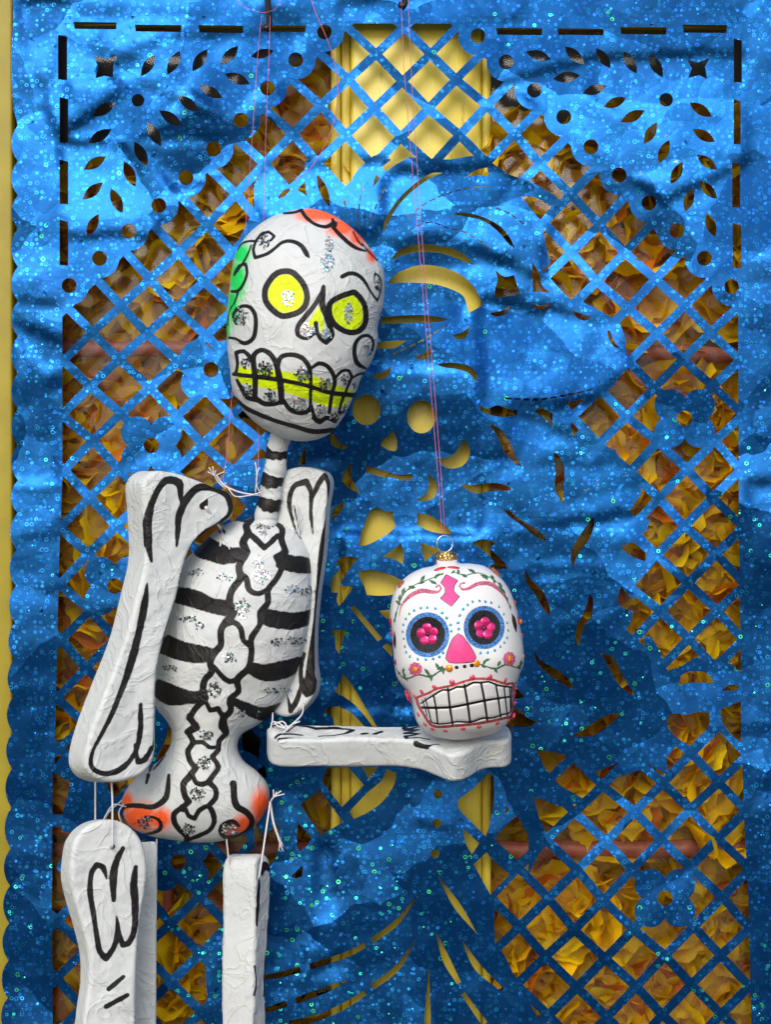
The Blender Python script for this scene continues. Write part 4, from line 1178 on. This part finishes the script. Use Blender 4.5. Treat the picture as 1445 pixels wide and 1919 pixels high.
# left upper arm: a thick cut-out bone turned a little to the right
def side_map(kx, kz, cx0):
    """front face turned about the vertical: depth follows x, thickness runs kx aside and kz back"""
    L = math.hypot(kx, kz)
    return lambda x, y, n: (x + (n) * kx / L, y, -(x - cx0) * kx / kz + n * kz / L)
def slab(name, outline, d0, T, kx, kz, lst, fills=(), rim=8, lump=1.6, seed=1, step=3.0, spray=None):
    L = math.hypot(kx, kz); cx0 = sum(p[0] for p in outline) / len(outline)
    # outline is traced on the front face: shift to the mid plane
    off = T / 2 * kx / L
    out2 = [(p[0] - off, p[1]) for p in outline]
    b = Body(out2, d0, step, 'slab', T=T, rim=rim, mapf=side_map(kx, kz, cx0), lump=lump, seed=seed)
    sh = lambda P_: [(q[0] - off,) + tuple(q[1:]) for q in P_]
    at = {'ink': strokes([([(q[0], q[1], (q[2] if len(q) > 2 else w_) * 1.12) for q in sh(p)], w_) for p, w_ in lst], fills=[sh(p) for p in fills])}
    return b, b.build(name, m_slab, pup, at)
armL_o = [(268,905),(290,884),(325,886),(365,898),(400,912),(432,926),(439,953),(432,972),(408,984),(379,1004),(361,1022),(349,1047),(342,1076),(332,1119),(315,1173),(303,1220),(296,1256),(293,1302),(292,1364),(291,1405),(283,1434),(260,1455),(215,1466),(180,1458),(163,1440),(160,1415),(172,1365),(200,1290),(235,1200),(256,1120),(272,1045),(270,960)]
AL = [(TZ([(455,535,14),(438,420,36),(440,300,36),(468,195,30),(530,112,34),(595,125,40),(605,190,26),(612,250,10)]), 8),
 (TZ([(585,455,12),(592,380,26),(600,290,34),(640,205,36),(700,150,36),(780,155,30),(842,185,32),(868,235,32),(858,290,20),(800,340,18),(725,388,22),(668,450,12),(640,520,6)]), 8),
 (TZ([(430,650,10),(418,760,36),(390,900,34),(352,1050,38),(300,1200,28),(240,1340,24),(180,1460,18)]), 8),
 ([(185,1385,6),(172,1412,7),(172,1438,8),(196,1450,9),(228,1440,10),(252,1412,8),(262,1370,10),(263,1320,7)], 8), ([(252,1395,5),(258,1428,9),(270,1424,10),(284,1402,8)], 8), (TZ([(722,245,36),(735,232,26),(745,205,6)]), 8), ([(353,1043,5),(340,1076,3),(330,1119,2.5),(313,1173,2.5),(301,1220,3),(294,1256,2.5),(290,1302,2.5),(289,1364,2.5),(287,1400,3)], 3)]
armL, armLo = slab('upper_arm', armL_o, 0.098, 82, 40, 86, AL, seed=41)

# right upper arm, behind the ribs
armR_o = [(505,895),(534,882),(563,875),(595,880),(612,890),(617,907),(611,950),(604,1040),(594,1112),(588,1184),(588,1238),(592,1277),(588,1299),(574,1321),(553,1338),(530,1343),(508,1330),(495,1290),(490,1200),(488,1100),(484,980),(488,920)]
AR = [(TZ([(1215,400,8),(1185,300,14),(1172,215,24),(1200,140,24),(1262,120,32),(1284,170,22),(1285,280,18),(1294,390,8)]), 6),
 (TZ([(1292,200,16),(1328,125,26),(1360,80,20),(1376,150,14),(1366,300,14),(1345,440,24),(1322,650,18),(1306,850,20),(1292,1000,34),(1282,1100,40),(1280,1190,60),(1262,1232,20)]), 6),
 (TZ([(1245,1018,26),(1232,1100,20),(1240,1180,26),(1262,1222,30)]), 6), (TZ([(1236,1180,16),(1210,1260,26),(1180,1312,24),(1162,1230,8)]), 6), (TZ([(1198,245,10),(1212,310,8),(1228,380,5)]), 6)]
armR, armRo = slab('upper_arm', armR_o, 0.058, 62, -14, 86, AR, seed=55)

# right forearm lying level, its painted face turned up
def fore_map(x, v, n):
    L = 0.39
    # v towards the viewer, n up from the mid plane
    return (x, 1397 + v * L - n * 0.92 + (x - 720) * 0.004, v * 0.92 + n * L)
fo = [(500,-16),(505,20),(520,38),(550,42),(620,40),(700,37),(755,40),(790,56),(818,84),(834,102),(850,110),(866,103),(880,88),(896,62),(915,46),(945,42),(957,25),(957,-15),(945,-42),(910,-52),(870,-56),(835,-50),(800,-34),(740,-28),(640,-30),(560,-34),(520,-34)]
fore = Body(fo, 0.083, 3.0, 'slab', T=58, rim=8, mapf=fore_map, lump=2.2, seed=77)
def up(p):   # traced on the upper face
    out = []
    for q in p:
        x, y = 500 + q[0] / 4.817, 1100 + q[1] / 4.817
        v = (y - 1397 + 29 * 0.92) / 0.39
        out.append((x, v) + ((q[2] / 4.817,) if len(q) > 2 else ()))
    return out
FS = [up([(180,1310,10),(260,1250,14),(400,1268,30),(600,1275,30),(780,1296,26),(720,1325,22),(600,1335,14),(470,1342,14)]), up([(75,1358,16),(130,1338,20),(220,1332,22),(320,1334,14)]), up([(100,1368,14),(300,1366,8)]),
      up([(860,1328,22),(905,1318,26)]), up([(970,1318,26),(1030,1302,28)]),
      up([(1360,1245,8),(1250,1252,28),(1240,1272,26),(1375,1262,10),(1250,1290,28),(1380,1285,10),(1250,1318,28),(1390,1318,10),(1250,1345,26),(1262,1362,20),(1420,1360,14),(1470,1372,14)]),
      up([(1345,1392,26),(1400,1408,20),(1470,1425,14),(1560,1420,12)])]
FSc = [[(q[0], q[1] , q[2]*1.7) for q in p] for p in FS]
fore_o = fore.build('forearm', m_slab, pup, {'ink': strokes([(p, 4) for p in FSc])})

# left forearm hanging in front, thighs behind
V6 = lambda p: Z(p, 0, 1400, 2.58)
fl_o = [(134,1600),(140,1575),(158,1552),(182,1539),(213,1536),(240,1547),(262,1570),(273,1601),(276,1632),(272,1671),(264,1718),(259,1768),(256,1830),(254,1990),(150,1990),(160,1890),(167,1840),(166,1788),(154,1735),(140,1688),(131,1645)]
fl, flo = slab('forearm', fl_o, 0.105, 62, 26, 78, [
 (V6([(515,635,10),(498,582,26),(468,568,24),(442,612,24),(435,700,26),(450,800,24),(465,900,24),(482,990,28),(512,1022,28),(548,972,24),(568,890,24),(562,818,10)]), 8),
 (V6([(570,890,24),(592,958,24),(620,950,26),(648,885,26),(652,760,34),(645,660,34),(655,580,20)]), 8),
 (V6([(592,490,20),(560,555,30),(545,640,34),(548,740,20)]), 8), (V6([(525,1170,22),(595,1110,18)]), 6), (V6([(512,1255,22),(612,1200,20)]), 6), (V6([(540,486,18),(546,480,16)]), 6)], seed=61)
tl_o = [(212,1600),(222,1582),(245,1577),(271,1578),(288,1577),(294,1584),(294,1632),(293,1760),(292,1990),(214,1990),(212,1800)]
slab('thigh', tl_o, 0.055, 60, 2, 70, [], seed=63, rim=5)
def thigh_map(u, y, n):
    return (481 + u * 0.40 + (n - 34) * 0.90, y, -u * 0.90 + (n - 34) * 0.40)
tr_o = [(-10,1640),(-4,1616),(14,1603),(40,1601),(58,1612),(66,1640),(64,1680),(56,1740),(46,1800),(42,1990),(-16,1990),(-14,1800),(-8,1720)]
thr = Body(tr_o, 0.072, 3.0, 'slab', T=68, rim=7, mapf=thigh_map, lump=1.8, seed=65)
t3 = lambda p: [((x / 2.58 - 481) / 0.40, 1400 + y / 2.58, w_ / 2.58) for x, y, w_ in p]
thr.build('thigh', m_slab, pup, {'ink': strokes([(t3(p), 6) for p in ([(1262,610,30),(1278,575,44),(1302,600,30),(1306,700,30),(1296,850,30),(1286,1000,24),(1278,1200,20)], [(1250,650,26),(1244,760,34),(1240,860,16)], [(1232,1060,12),(1236,1140,16),(1230,1200,12)])])})

# cords
CORD = plain('white_cotton_cord', (0.68, 0.68, 0.70), 0.85, var=0.08, scale=900, bump=0.4)
def cord(pts, r=2.0, name='cord', parent=pup, mat=CORD):
    v, f = tube(path3(pts, 6), r * 0.8 * S, 8)
    return link(name, mesh(name, v, f), mat, parent)
def sface(b, x, y, lift=0.0012):
    p, n = b.surf(x, y); return p + n * lift
def cordw(pts, r=2.0, name='cord', parent=pup, mat=CORD):
    q = smooth([tuple(p) for p in pts], 0.002, False, 85)
    q = [Vector(p) for p in q]
    v, f = tube(q, r * S, 8)
    return link(name, mesh(name, v, f), mat, parent)
pa = Vector(armL.world(np.array([383. - 17.5]), np.array([950.]), np.array([46.]))[0])
pb, nb_ = torso.surf(415, 994)
cordw([pa, pa.lerp(pb, .5) + Vector((0.001, -0.005, -0.0005)), pb + nb_ * .001], 2.9)
for dx, dy in ((0,0),(5,10),(-3,18),(8,26),(3,6)):     # string end glued down
    a, n1 = torso.surf(415 + dx * .4, 995 + dy * .4); b_, n2 = torso.surf(418 + dx * 1.6, 1012 + dy * .7)
    cordw([a + n1 * .0006, b_ + n2 * .0006], 1.4)
cord([(405,890,.080),(418,908,.082),(436,918,.082),(460,925,.080),(486,928,.078)], 2.0)
for e in ((391,876),(398,874),(404,882),(389,884),(420,884)): cord([(e[0],e[1],.088),(402,892,.085),(410,905,.082),(422,916,.082)], 1.2, 'frayed_end')
cord([(428,916,.084),(440,930,.086),(470,928,.086),(490,922,.086)], 1.4)
cord([(478,866,.084),(481,890,.084),(478,925,.082)], 1.3, 'frayed_end'); cord([(484,878,.084),(480,905,.084),(490,930,.082)], 1.3, 'frayed_end')
cord([(553,936,.078),(556,955,.080),(561,985,.076),(560,1010,.070)], 2.0)
cord([(178,1462,.075),(178,1500,.072),(178,1545,.070)], 2.0)
cord([(208,1462,.118),(210,1500,.120),(210,1550,.121),(210,1586,.1215),(209,1590,.118)], 2.2)
cord([(228,1500,.070),(205,1520,.072),(196,1535,.072),(186,1560,.070)], 1.6); cord([(232,1506,.072),(222,1522,.074),(228,1545,.072)], 1.6); cord([(236,1512,.074),(212,1508,.076),(192,1538,.074)], 1.6)
cord([(293,1572,.062),(293,1590,.060),(291,1606,.056)], 1.8)
cord([(424,1572,.070),(427,1600,.068),(430,1630,.066)], 1.8)
cord([(506,1504,.082),(500,1545,.088),(492,1600,.098),(486,1640,.1005),(483,1650,.0985)], 2.0)
cord([(506,1502,.080),(512,1540,.082),(522,1570,.082),(530,1586,.080)], 2.6)
for e in ((519,1484),(527,1482),(533,1488),(512,1480),(531,1596),(522,1594)): 
    if e[1] < 1550: cord([(506,1504,.080),(512,1494,.083),(e[0],e[1],.084)], 1.3, 'frayed_end')
    else: cord([(518,1560,.082),(524,1580,.083),(e[0],e[1],.083)], 1.2, 'frayed_end')
cord([(511,1336,.078),(510,1352,.084),(506,1368,.088)], 1.7); cord([(568,1318,.074),(566,1338,.086),(550,1355,.092),(536,1366,.093)], 1.7); cord([(536,1366,.094),(520,1360,.092),(512,1352,.090),(524,1356,.090),(538,1368,.094),(546,1358,.093),(562,1352,.092)], 1.7)
cord([(512,1358,.086),(530,1352,.090),(540,1366,.094),(528,1374,.096)], 1.7)

# ------------------------------------------------------------------ the painted glass skull ornament
OZ = lambda p: Z(p, 700, 980, 3.838)
orn = empty('skull_ornament', P(860, 1386, 0.102), 'small white glass skull ornament with gold cap and pink flower eyes resting on the forearm', 'ornament')
orn_o = OZ([(450,262),(452,292),(430,308),(350,326),(262,368),(200,420),(152,490),(126,580),(118,680),(130,780),(141,900),(150,1010),(166,1100),(202,1160),(248,1212),(276,1290),(300,1400),(332,1462),(400,1522),(500,1550),(620,1560),(750,1545),(880,1510),(958,1452),(1000,1380),(1018,1280),(1024,1190),(1050,1095),(1082,1015),(1080,900),(1062,780),(1042,660),(1012,560),(970,465),(900,378),(800,312),(700,292),(625,290),(606,276),(606,262)])
mouth = OZ([(318,1262),(400,1232),(460,1200),(560,1180),(660,1148),(740,1130),(840,1133),(900,1150),(960,1168),(1000,1162),(1005,1250),(998,1330),(985,1388),(940,1398),(830,1422),(700,1442),(580,1452),(450,1458),(408,1435),(368,1372),(332,1312)])
mid = [(338,1328,18),(450,1330,18),(560,1325,18),(670,1305,18),(800,1278,18),(900,1262,16),(982,1250,14)]
vert = [[(352,1272,8),(372,1330,9),(392,1415,8)],[(372,1262,9),(392,1330,10),(415,1430,10)],[(432,1240,12),(450,1330,14),(462,1440,13)],[(536,1190,14),(550,1320,16),(570,1448,15)],[(655,1165,15),(678,1300,17),(697,1438,15)],[(775,1150,15),(800,1280,17),(820,1420,15)],[(880,1158,12),(900,1268,14),(916,1398,13)],[(940,1172,10),(950,1260,11),(965,1388,10)],[(980,1178,8),(985,1260,9),(988,1370,8)]]
teeth_ink = strokes([(OZ(mid), 4)] + [(OZ(v), 4) for v in vert] + [(OZ([(340,1300,10),(395,1262,12),(445,1232,14),(500,1200,14),(545,1205,14),(600,1180,14),(655,1180,16),(720,1148,16),(770,1150,14),(830,1142,14),(885,1165,14),(940,1175,14),(995,1182,14)]), 4), (OZ([(340,1330,9),(380,1408,9),(440,1442,11),(520,1444,11),(600,1430,12),(700,1432,14),(790,1404,14),(860,1402,13),(930,1378,12),(985,1362,12),(996,1260,10),(995,1180,10)]), 4)])
g_t = lambda X, Y: np.clip(teeth_ink(X, Y), -1, 5)
def orn_relief(X, Y, f):
    z = -9 * gau(X, Y, 801.6, 1189.7, 34, 36) - 9 * gau(X, Y, 907.6, 1176, 32, 35)
    z += 6 * gau(X, Y, 864, 1215, 24, 40) + 5 * gau(X, Y, 855, 1140, 60, 26)
    z += 6 * gau(X, Y, 775, 1250, 30, 22) + 6 * gau(X, Y, 945, 1238, 30, 22)
    z -= 5 * gau(X, Y, 760, 1300, 14, 26) + 4 * gau(X, Y, 975, 1290, 12, 26)
    ins = pip(X, Y, mouth)
    z += ins * (0.8 + 0.45 * np.minimum(g_t(X, Y), 3.0))
    z += 3 * gau(X, Y, 880, 1370, 60, 12)
    return z * f
skull = Body(orn_o, 0.112, 1.6, 'puff', 0.80, relief=orn_relief, lump=0.0, seed=2)
blue = strokes([], rings=[(circ(700+390/3.838, 980+805/3.838, 32.8, 34.2, 32), 0, 8.2), (circ(700+797/3.838, 980+752/3.838, 30.6, 32.8, 32), 0, 8.0)])
noseP = OZ([(610,797),(640,815),(668,850),(708,910),(735,968),(722,995),(690,1000),(620,1005),(545,1000),(524,975),(530,940),(548,890),(572,835)])
diam = OZ([(525,375),(602,415),(578,450),(575,490),(614,530),(560,597),(486,542),(520,505),(518,462),(488,430)])
blk = strokes([(OZ([(585,1040,1),(597,1040,26),(600,1040,26)]), 5), (OZ([(655,1033,26),(658,1033,26)]), 5), (OZ([(706,1025,28),(712,1025,28)]), 5)],
   fills=[circ(700+390/3.838, 980+805/3.838, 33, 34.4, 32), circ(700+797/3.838, 980+752/3.838, 30.8, 33, 32), OZ([(150,770),(162,840),(158,915),(146,880),(143,820)]), OZ([(995,645),(1020,680),(1034,740),(1030,795),(1010,750),(998,700)])],
   rings=[(noseP, -0.6, 1.6), ([tuple(q) for q in diam], -0.4, 1.8)])
def ink_all(X, Y): return np.minimum(blk(X, Y), teeth_ink(X, Y))
pink = strokes([], fills=[noseP, diam, OZ([(120,740),(135,760),(140,800),(135,850),(125,830)]), OZ([(1030,640),(1045,680),(1052,740),(1040,720)])])
red = strokes([], rings=[(mouth, -0.5, 4.6)])
brow = strokes([(OZ([(182,690,3),(200,600,12),(258,530,26),(345,488,34),(430,498,26),(475,492,16),(488,468,12),(472,448,14),(450,462,12)]), 5), (OZ([(655,432,14),(630,436,14),(618,455,12),(640,478,16),(690,470,24),(745,440,28),(830,436,30),(900,475,26),(955,540,16),(988,620,3)]), 5)])
leafs = []
def leaf(x, y, a, L, wd):
    a = R(a); leafs.append((OZ([(x - math.cos(a) * L * .45, y - math.sin(a) * L * .45, wd * .3), (x, y, wd), (x + math.cos(a) * L * .5, y + math.sin(a) * L * .5, 2)]), 3))
for x, y, a, L, wd in ((470,372,-60,34,16),(495,368,-30,30,14),(450,385,-70,40,20),(425,425,30,60,24),(440,430,40,50,20),(355,398,-55,60,26),(350,430,-20,50,18),(280,462,10,60,26),(265,465,-60,40,18),(215,492,-70,60,28),(190,540,-85,60,28),(180,575,40,56,24),(160,660,-80,50,14),(150,700,-80,50,12),
    (575,352,-40,40,18),(612,350,70,50,22),(655,380,30,54,24),(700,342,30,50,20),(720,350,50,50,20),(800,385,20,60,28),(812,395,60,40,20),(858,395,60,50,24),(870,420,70,44,20),(915,455,75,56,28),(932,488,30,50,26),(962,545,60,40,18),(985,605,80,50,16),
    (185,1082,60,44,18),(222,1095,80,40,20),(215,1060,-80,44,20),(232,1120,50,50,18),(385,1070,50,60,24),(395,1085,70,50,22),(415,1115,85,60,24),(460,1030,60,54,24),(500,1060,80,70,26),(480,1045,-20,50,24),(800,1000,-60,50,22),(820,985,-20,50,22),(790,1030,40,50,20),(905,1010,-60,50,24),(880,1060,60,56,22),(1060,1010,-80,60,18),(1050,1040,60,40,20)):
    leaf(x, y, a, L, wd)
green = strokes([(OZ([(500,360,6),(450,385,8),(400,405,8),(300,445,8),(225,500,8),(185,580,8),(158,690,6),(152,740,4)]), 2), (OZ([(565,350,6),(610,365,8),(660,378,8),(740,358,8),(820,382,8),(895,430,8),(955,530,8),(1000,650,4)]), 2),
   (OZ([(160,1040,6),(190,1090,8),(230,1122,10),(330,1092,12),(410,1108,14),(470,1070,12),(530,1045,10)]), 4), (OZ([(760,1015,8),(820,1035,10),(880,1050,14),(950,1020,12),(1010,1035,10),(1050,1045,10),(1075,1000,8)]), 2)] + leafs)
ring_pink = strokes([], fills=[OZ([(302+ (44 + 8*(i%2))*math.cos(i*.3491), 1052 + (46+8*(i%2))*math.sin(i*.3491)) for i in range(18)]), OZ([(978 + (42 + 8*(i%2))*math.cos(i*.3491), 978 + (48+8*(i%2))*math.sin(i*.3491)) for i in range(18)])])
m_orn = paint_material('white_frosted_glass_paint', (0.74, 0.74, 0.745), [('black', (0.006,0.006,0.008), 0.8, 0.5, 0.4), ('blue', (0.004,0.13,0.42), 0.8, 0.8, 2), ('pink', (0.95,0.07,0.27), 0.8, 0.4, 0), ('brow', (0.42,0.09,0.16), 0.9, 1.0, 1), ('red', (0.36,0.015,0.02), 0.8, 0.8, 2), ('green', (0.0,0.10,0.02), 0.8, 0.7, 2), ('petalpink', (0.55,0.07,0.18), 0.9, 1.0, 2), ('ink', (0.004,0.004,0.006), 0.8, 0.3, 0)],
   rough=0.30, wrinkle=0, dirt=0.02, coat=0.12, mache=False)
orno = skull.build('skull', m_orn, orn, {'black': blk, 'blue': blue, 'pink': pink, 'brow': brow, 'red': red, 'green': green, 'petalpink': ring_pink, 'ink': lambda X, Y: np.maximum(teeth_ink(X, Y), np.where(pip(X, Y, mouth), -12, 3.0))})

def gem_mat(name, col, rough=0.12, metal=0.35):
    m = N(name); m.set(Base_Color=col, Roughness=rough, Metallic=metal, Coat_Weight=0.8, Coat_Roughness=0.03); return m.m
G = {'pink': gem_mat('pink_gem', (0.80,0.10,0.17)), 'red': gem_mat('red_gem', (0.75,0.03,0.015)), 'orange': gem_mat('amber_gem', (0.90,0.30,0.01)), 'blue': gem_mat('blue_rhinestone', (0.04,0.34,0.55)), 'brown': gem_mat('copper_gem', (0.45,0.12,0.06)), 'magenta': gem_mat('magenta_petal_gem', (0.80,0.02,0.20), 0.06, 0.45), 'dark': gem_mat('dark_gem', (0.10,0.0,0.02)), 'ruby': gem_mat('ruby_gem', (0.50,0.015,0.06))}
def facet_mesh(seg=8, flat=0.5, smooth_=False):
    V = []; F = []
    prof = ((1.0, -0.25), (1.0, 0.05), (0.72, 0.32), (0.42, flat)) if not smooth_ else ((1.0, -0.3), (1.0, 0.0), (0.93, 0.25), (0.75, 0.48), (0.48, 0.66), (0.18, 0.74))
    for k_, (r_, h) in enumerate(prof):
        for i in range(seg):
            a = 2 * math.pi * (i + (0.5 * (k_ % 2) if not smooth_ else 0)) / seg
            V.append((r_ * math.cos(a), r_ * math.sin(a), h))
    for k_ in range(len(prof) - 1):
        for i in range(seg):
            F.append((k_ * seg + i, k_ * seg + (i + 1) % seg, (k_ + 1) * seg + (i + 1) % seg, (k_ + 1) * seg + i))
    F.append(tuple((len(prof) - 1) * seg + i for i in range(seg))); F.append(tuple(reversed(range(seg))))
    return V, F
gem_cache = {}
def gem(name, x, y, r, mat, rx=None, smooth_=False, body=skull, parent=orno, ang=0.0, sink=0.1, h=0.8, raw=False):
    key = (name, mat, smooth_)
    if key not in gem_cache:
        v, f = facet_mesh(16 if smooth_ else 8, 0.5, smooth_)
        me = mesh(name, v, f); me.materials.append(G[mat])
        if smooth_: me.shade_smooth()
        gem_cache[key] = me
    if not raw: x, y = 700 + x / 3.838, 980 + y / 3.838; r = r / 3.838; rx = rx / 3.838 if rx else None
    p, n = body.surf(x, y)
    X1 = Vector((math.cos(ang), 0, math.sin(ang))); X1 = (X1 - n * X1.dot(n)).normalized(); Y1 = n.cross(X1)
    M = Matrix((X1 * (rx or r) * S, Y1 * r * S, n * r * h * S)).transposed().to_4x4()
    M.translation = p - n * r * S * sink
    o = bpy.data.objects.new(name, gem_cache[key]); COL.objects.link(o); o.parent = parent; o.matrix_local = M
    return o
for x, y in ((560,778),(555,733),(527,683),(495,646),(447,615),(388,608),(342,611),(293,629),(258,653),(233,690),(215,733),(210,782),(218,832),(226,888),(235,930),(262,961),(320,980),(378,982),(430,977),(475,962),(502,934),(613,763),(608,718),(620,665),(645,620),(677,590),(713,567),(763,561),(806,567),(848,573),(903,603),(938,655),(962,718),(970,772),(962,826),(941,860),(913,890),(873,917),(822,932),(770,935)):
    gem('rhinestone', x, y, 11.5, 'blue')
for x, y in ((712,1110),(838,1107),(950,1130),(566,1145),(440,1182),(346,1215),(298,1250),(278,1290),(322,1377),(370,1448),(425,1483),(518,1497),(645,1483),(760,1467),(893,1440),(972,1420),(1008,1385),(1014,1300),(1016,1225)):
    gem('rhinestone', x, y, 19.5, 'pink', smooth_=random.random() < .4)
gem('gem', 478, 330, 22, 'red', 44); gem('gem', 577, 320, 20, 'red', 44)
gem('gem', 198, 440, 40, 'brown', 34, ang=1.0); gem('gem', 882, 356, 24, 'brown', 44, ang=-.6); gem('gem', 1012, 570, 40, 'brown', 22, ang=.1)
gem('gem', 126, 715, 44, 'ruby', 20); gem('gem', 133, 800, 26, 'pink', 14); gem('gem', 140, 860, 20, 'ruby', 12); gem('gem', 160, 1002, 26, 'ruby', 18)
gem('gem', 1058, 712, 26, 'orange', 14); gem('gem', 1064, 800, 26, 'brown', 14); gem('gem', 1080, 960, 20, 'orange', 12); gem('gem', 248, 1238, 38, 'ruby', 18, ang=.3); gem('gem', 168, 1148, 16, 'dark', 10)
gem('gem', 298, 1055, 24, 'orange'); gem('gem', 545, 1047, 26, 'orange', smooth_=True); gem('gem', 745, 1013, 26, 'orange'); gem('gem', 985, 978, 25, 'orange')
gem('gem', 1022, 1150, 18, 'ruby', 12); gem('gem', 1026, 1190, 14, 'pink', 9)
for cx1, cy1, t0 in ((390, 802, -.1), (800, 758, .12)):
    e = gem('flower_jewel', cx1, cy1, 13, 'dark')
    for i in range(5):
        a = -math.pi / 2 + t0 + i * 2 * math.pi / 5
        gem('petal', cx1 + 48 * math.cos(a), cy1 + 47 * math.sin(a), 36, 'magenta', 33, smooth_=(i % 2 == 0), sink=0.05, h=0.40, ang=-a)

# cap, wire ring
def gold_material():
    m = N('stamped_gold_cap'); c = m.coord()
    vo = m.n('TexVoronoi', feature='DISTANCE_TO_EDGE'); m.l(c, vo.inputs['Vector']); vo.inputs['Scale'].default_value = 420
    h = m.maprange(vo.outputs['Distance'], 0.03, 0.16)
    m.set(Base_Color=m.mix(h, (0.22, 0.12, 0.03), (0.85, 0.58, 0.22)), Metallic=1.0, Roughness=0.28, Normal=m.bump(h, 0.6, 0.0006)); return m.m
GOLD = gold_material()
WIRE = gem_mat('silver_wire', (0.8, 0.8, 0.78), 0.2, 1.0)
def cap():
    cx1, ytop, ybot = 836.5, 1035, 1054; V = []; F = []; seg = 48
    prof = [(17.5, ytop), (19.5, ytop + 1.5), (20.2, ytop + 6), (20.6, ytop + 12), (21.2, ybot)]
    for k_, (r_, y) in enumerate(prof):
        for i in range(seg):
            a = 2 * math.pi * i / seg
            rr_ = r_ * (1 + 0.012 * math.sin(i * 12 * 2 * math.pi / seg)); yy = y + (2.5 * abs(math.sin(a * 6)) if k_ == 4 else 0)
            q = P(cx1 + rr_ * math.cos(a), yy, 0.112); V.append(q + Vector((0, -rr_ * S * math.sin(a), 0)))
    for k_ in range(len(prof) - 1):
        for i in range(seg): F.append((k_*seg+i, k_*seg+(i+1)%seg, (k_+1)*seg+(i+1)%seg, (k_+1)*seg+i))
    F.append(tuple(range(seg)))
    me = mesh('cap', V, F); o = link('cap', me, GOLD, orn)
    o.modifiers.new('thick', 'SOLIDIFY').thickness = 0.0005
    ring = [P(833.5 + 15 * math.sin(a), 1019 - 15.5 * math.cos(a), 0.112) + Vector((0, 0.001 * math.sin(a), 0)) for a in np.linspace(0, 2 * math.pi, 40, endpoint=False)]
    v, f = tube(ring, 0.95 * S, 8, closed=True); link('wire_ring', mesh('wire_ring', v, f), WIRE, orn)
    # glass neck inside the cap
    pts = [P(837, y, 0.112) for y in (1040, 1050, 1062)]; v, f = tube(pts, [19 * S, 19.5 * S, 22 * S], 32); link('glass_neck', mesh('glass_neck', v, f), m_orn, orn)
    me = orn.children[-1].data
    for an in ('black','blue','pink','brow','red','green','petalpink','ink'):
        at = me.attributes.new(an, 'FLOAT', 'POINT'); at.data.foreach_set('value', [12.0] * len(me.vertices))
cap()

# ------------------------------------------------------------------ hooks and hanging threads
IRON = plain('dark_iron', (0.03, 0.028, 0.03), 0.4, 0.6)
def hook(x, y0, y1, label):
    v, f = tube(path3([(x - 3, y0, .02), (x - 1, (y0 + y1) / 2, .06), (x + 2, y1 - 14, .075), (x - 2, y1 - 4, .078), (x - 6, y1 - 8, .074)], 4), 6.0 * S, 12)
    tag(link('iron_hook', mesh('iron_hook', v, f), IRON), label, 'hook')
hook(502, -60, 58, 'dark iron hook at the top holding the puppet threads')
hook(757, -80, 17, 'dark iron hook tip at the top centre holding the ornament threads')
THR = plain('pink_nylon_thread', (0.55, 0.12, 0.25), 0.4, var=0.02)
def thread(pts, label=None, r=0.5, parent=None):
    v, f = tube(path3(pts, 14), r * S, 6)
    o = link('thread', mesh('thread', v, f), THR, parent)
    if label: tag(o, label, 'thread')
    return o
tp = empty('puppet_thread', P(497, 40, .078), 'pink nylon threads looped over the hook and running down to the puppet skull', 'thread')
thread([(490,30,.077),(484,90,.09),(472,260,.095),(459,442,.098)], parent=tp); thread([(506,30,.077),(505,70,.085),(498,250,.09),(494,414,.094)], parent=tp)
thread([(440,-4,.05),(450,8,.06),(475,20,.075),(497,24,.082),(515,18,.078),(526,2,.07),(530,-20,.06)], parent=tp)
thread([(578,-20,.03),(590,20,.034),(608,62,.036),(624,105,.034),(633,165,.034),(628,220,.03),(610,270,.03),(590,305,.03),(568,328,.028),(545,341,.022)], 'single pink thread curling down over the trellis right of the iron hook', 0.65)
tq = empty('lower_thread', P(425, 760, .08), 'fine pink threads running from behind the skull to the puppet shoulders', 'thread')
thread([(438,700,.07),(430,790,.072),(424,860,.075),(418,905,.078),(440,918,.08)], r=0.6, parent=tq); thread([(483,790,.075),(484,840,.076),(482,905,.08)], r=0.6, parent=tq)
to_ = empty('ornament_thread', P(757, 10, .078), 'two long pink nylon threads carrying the glass skull ornament from the top', 'thread')
thread([(751,-30,.077),(757,120,.085),(786,470,.10),(805,700,.107),(822,905,.112),(829,1004,.112),(834,1004.5,.1125)], parent=to_); thread([(764,-30,.077),(770,120,.085),(793,470,.10),(812,700,.107),(828,905,.112),(834,1003,.112)], parent=to_)
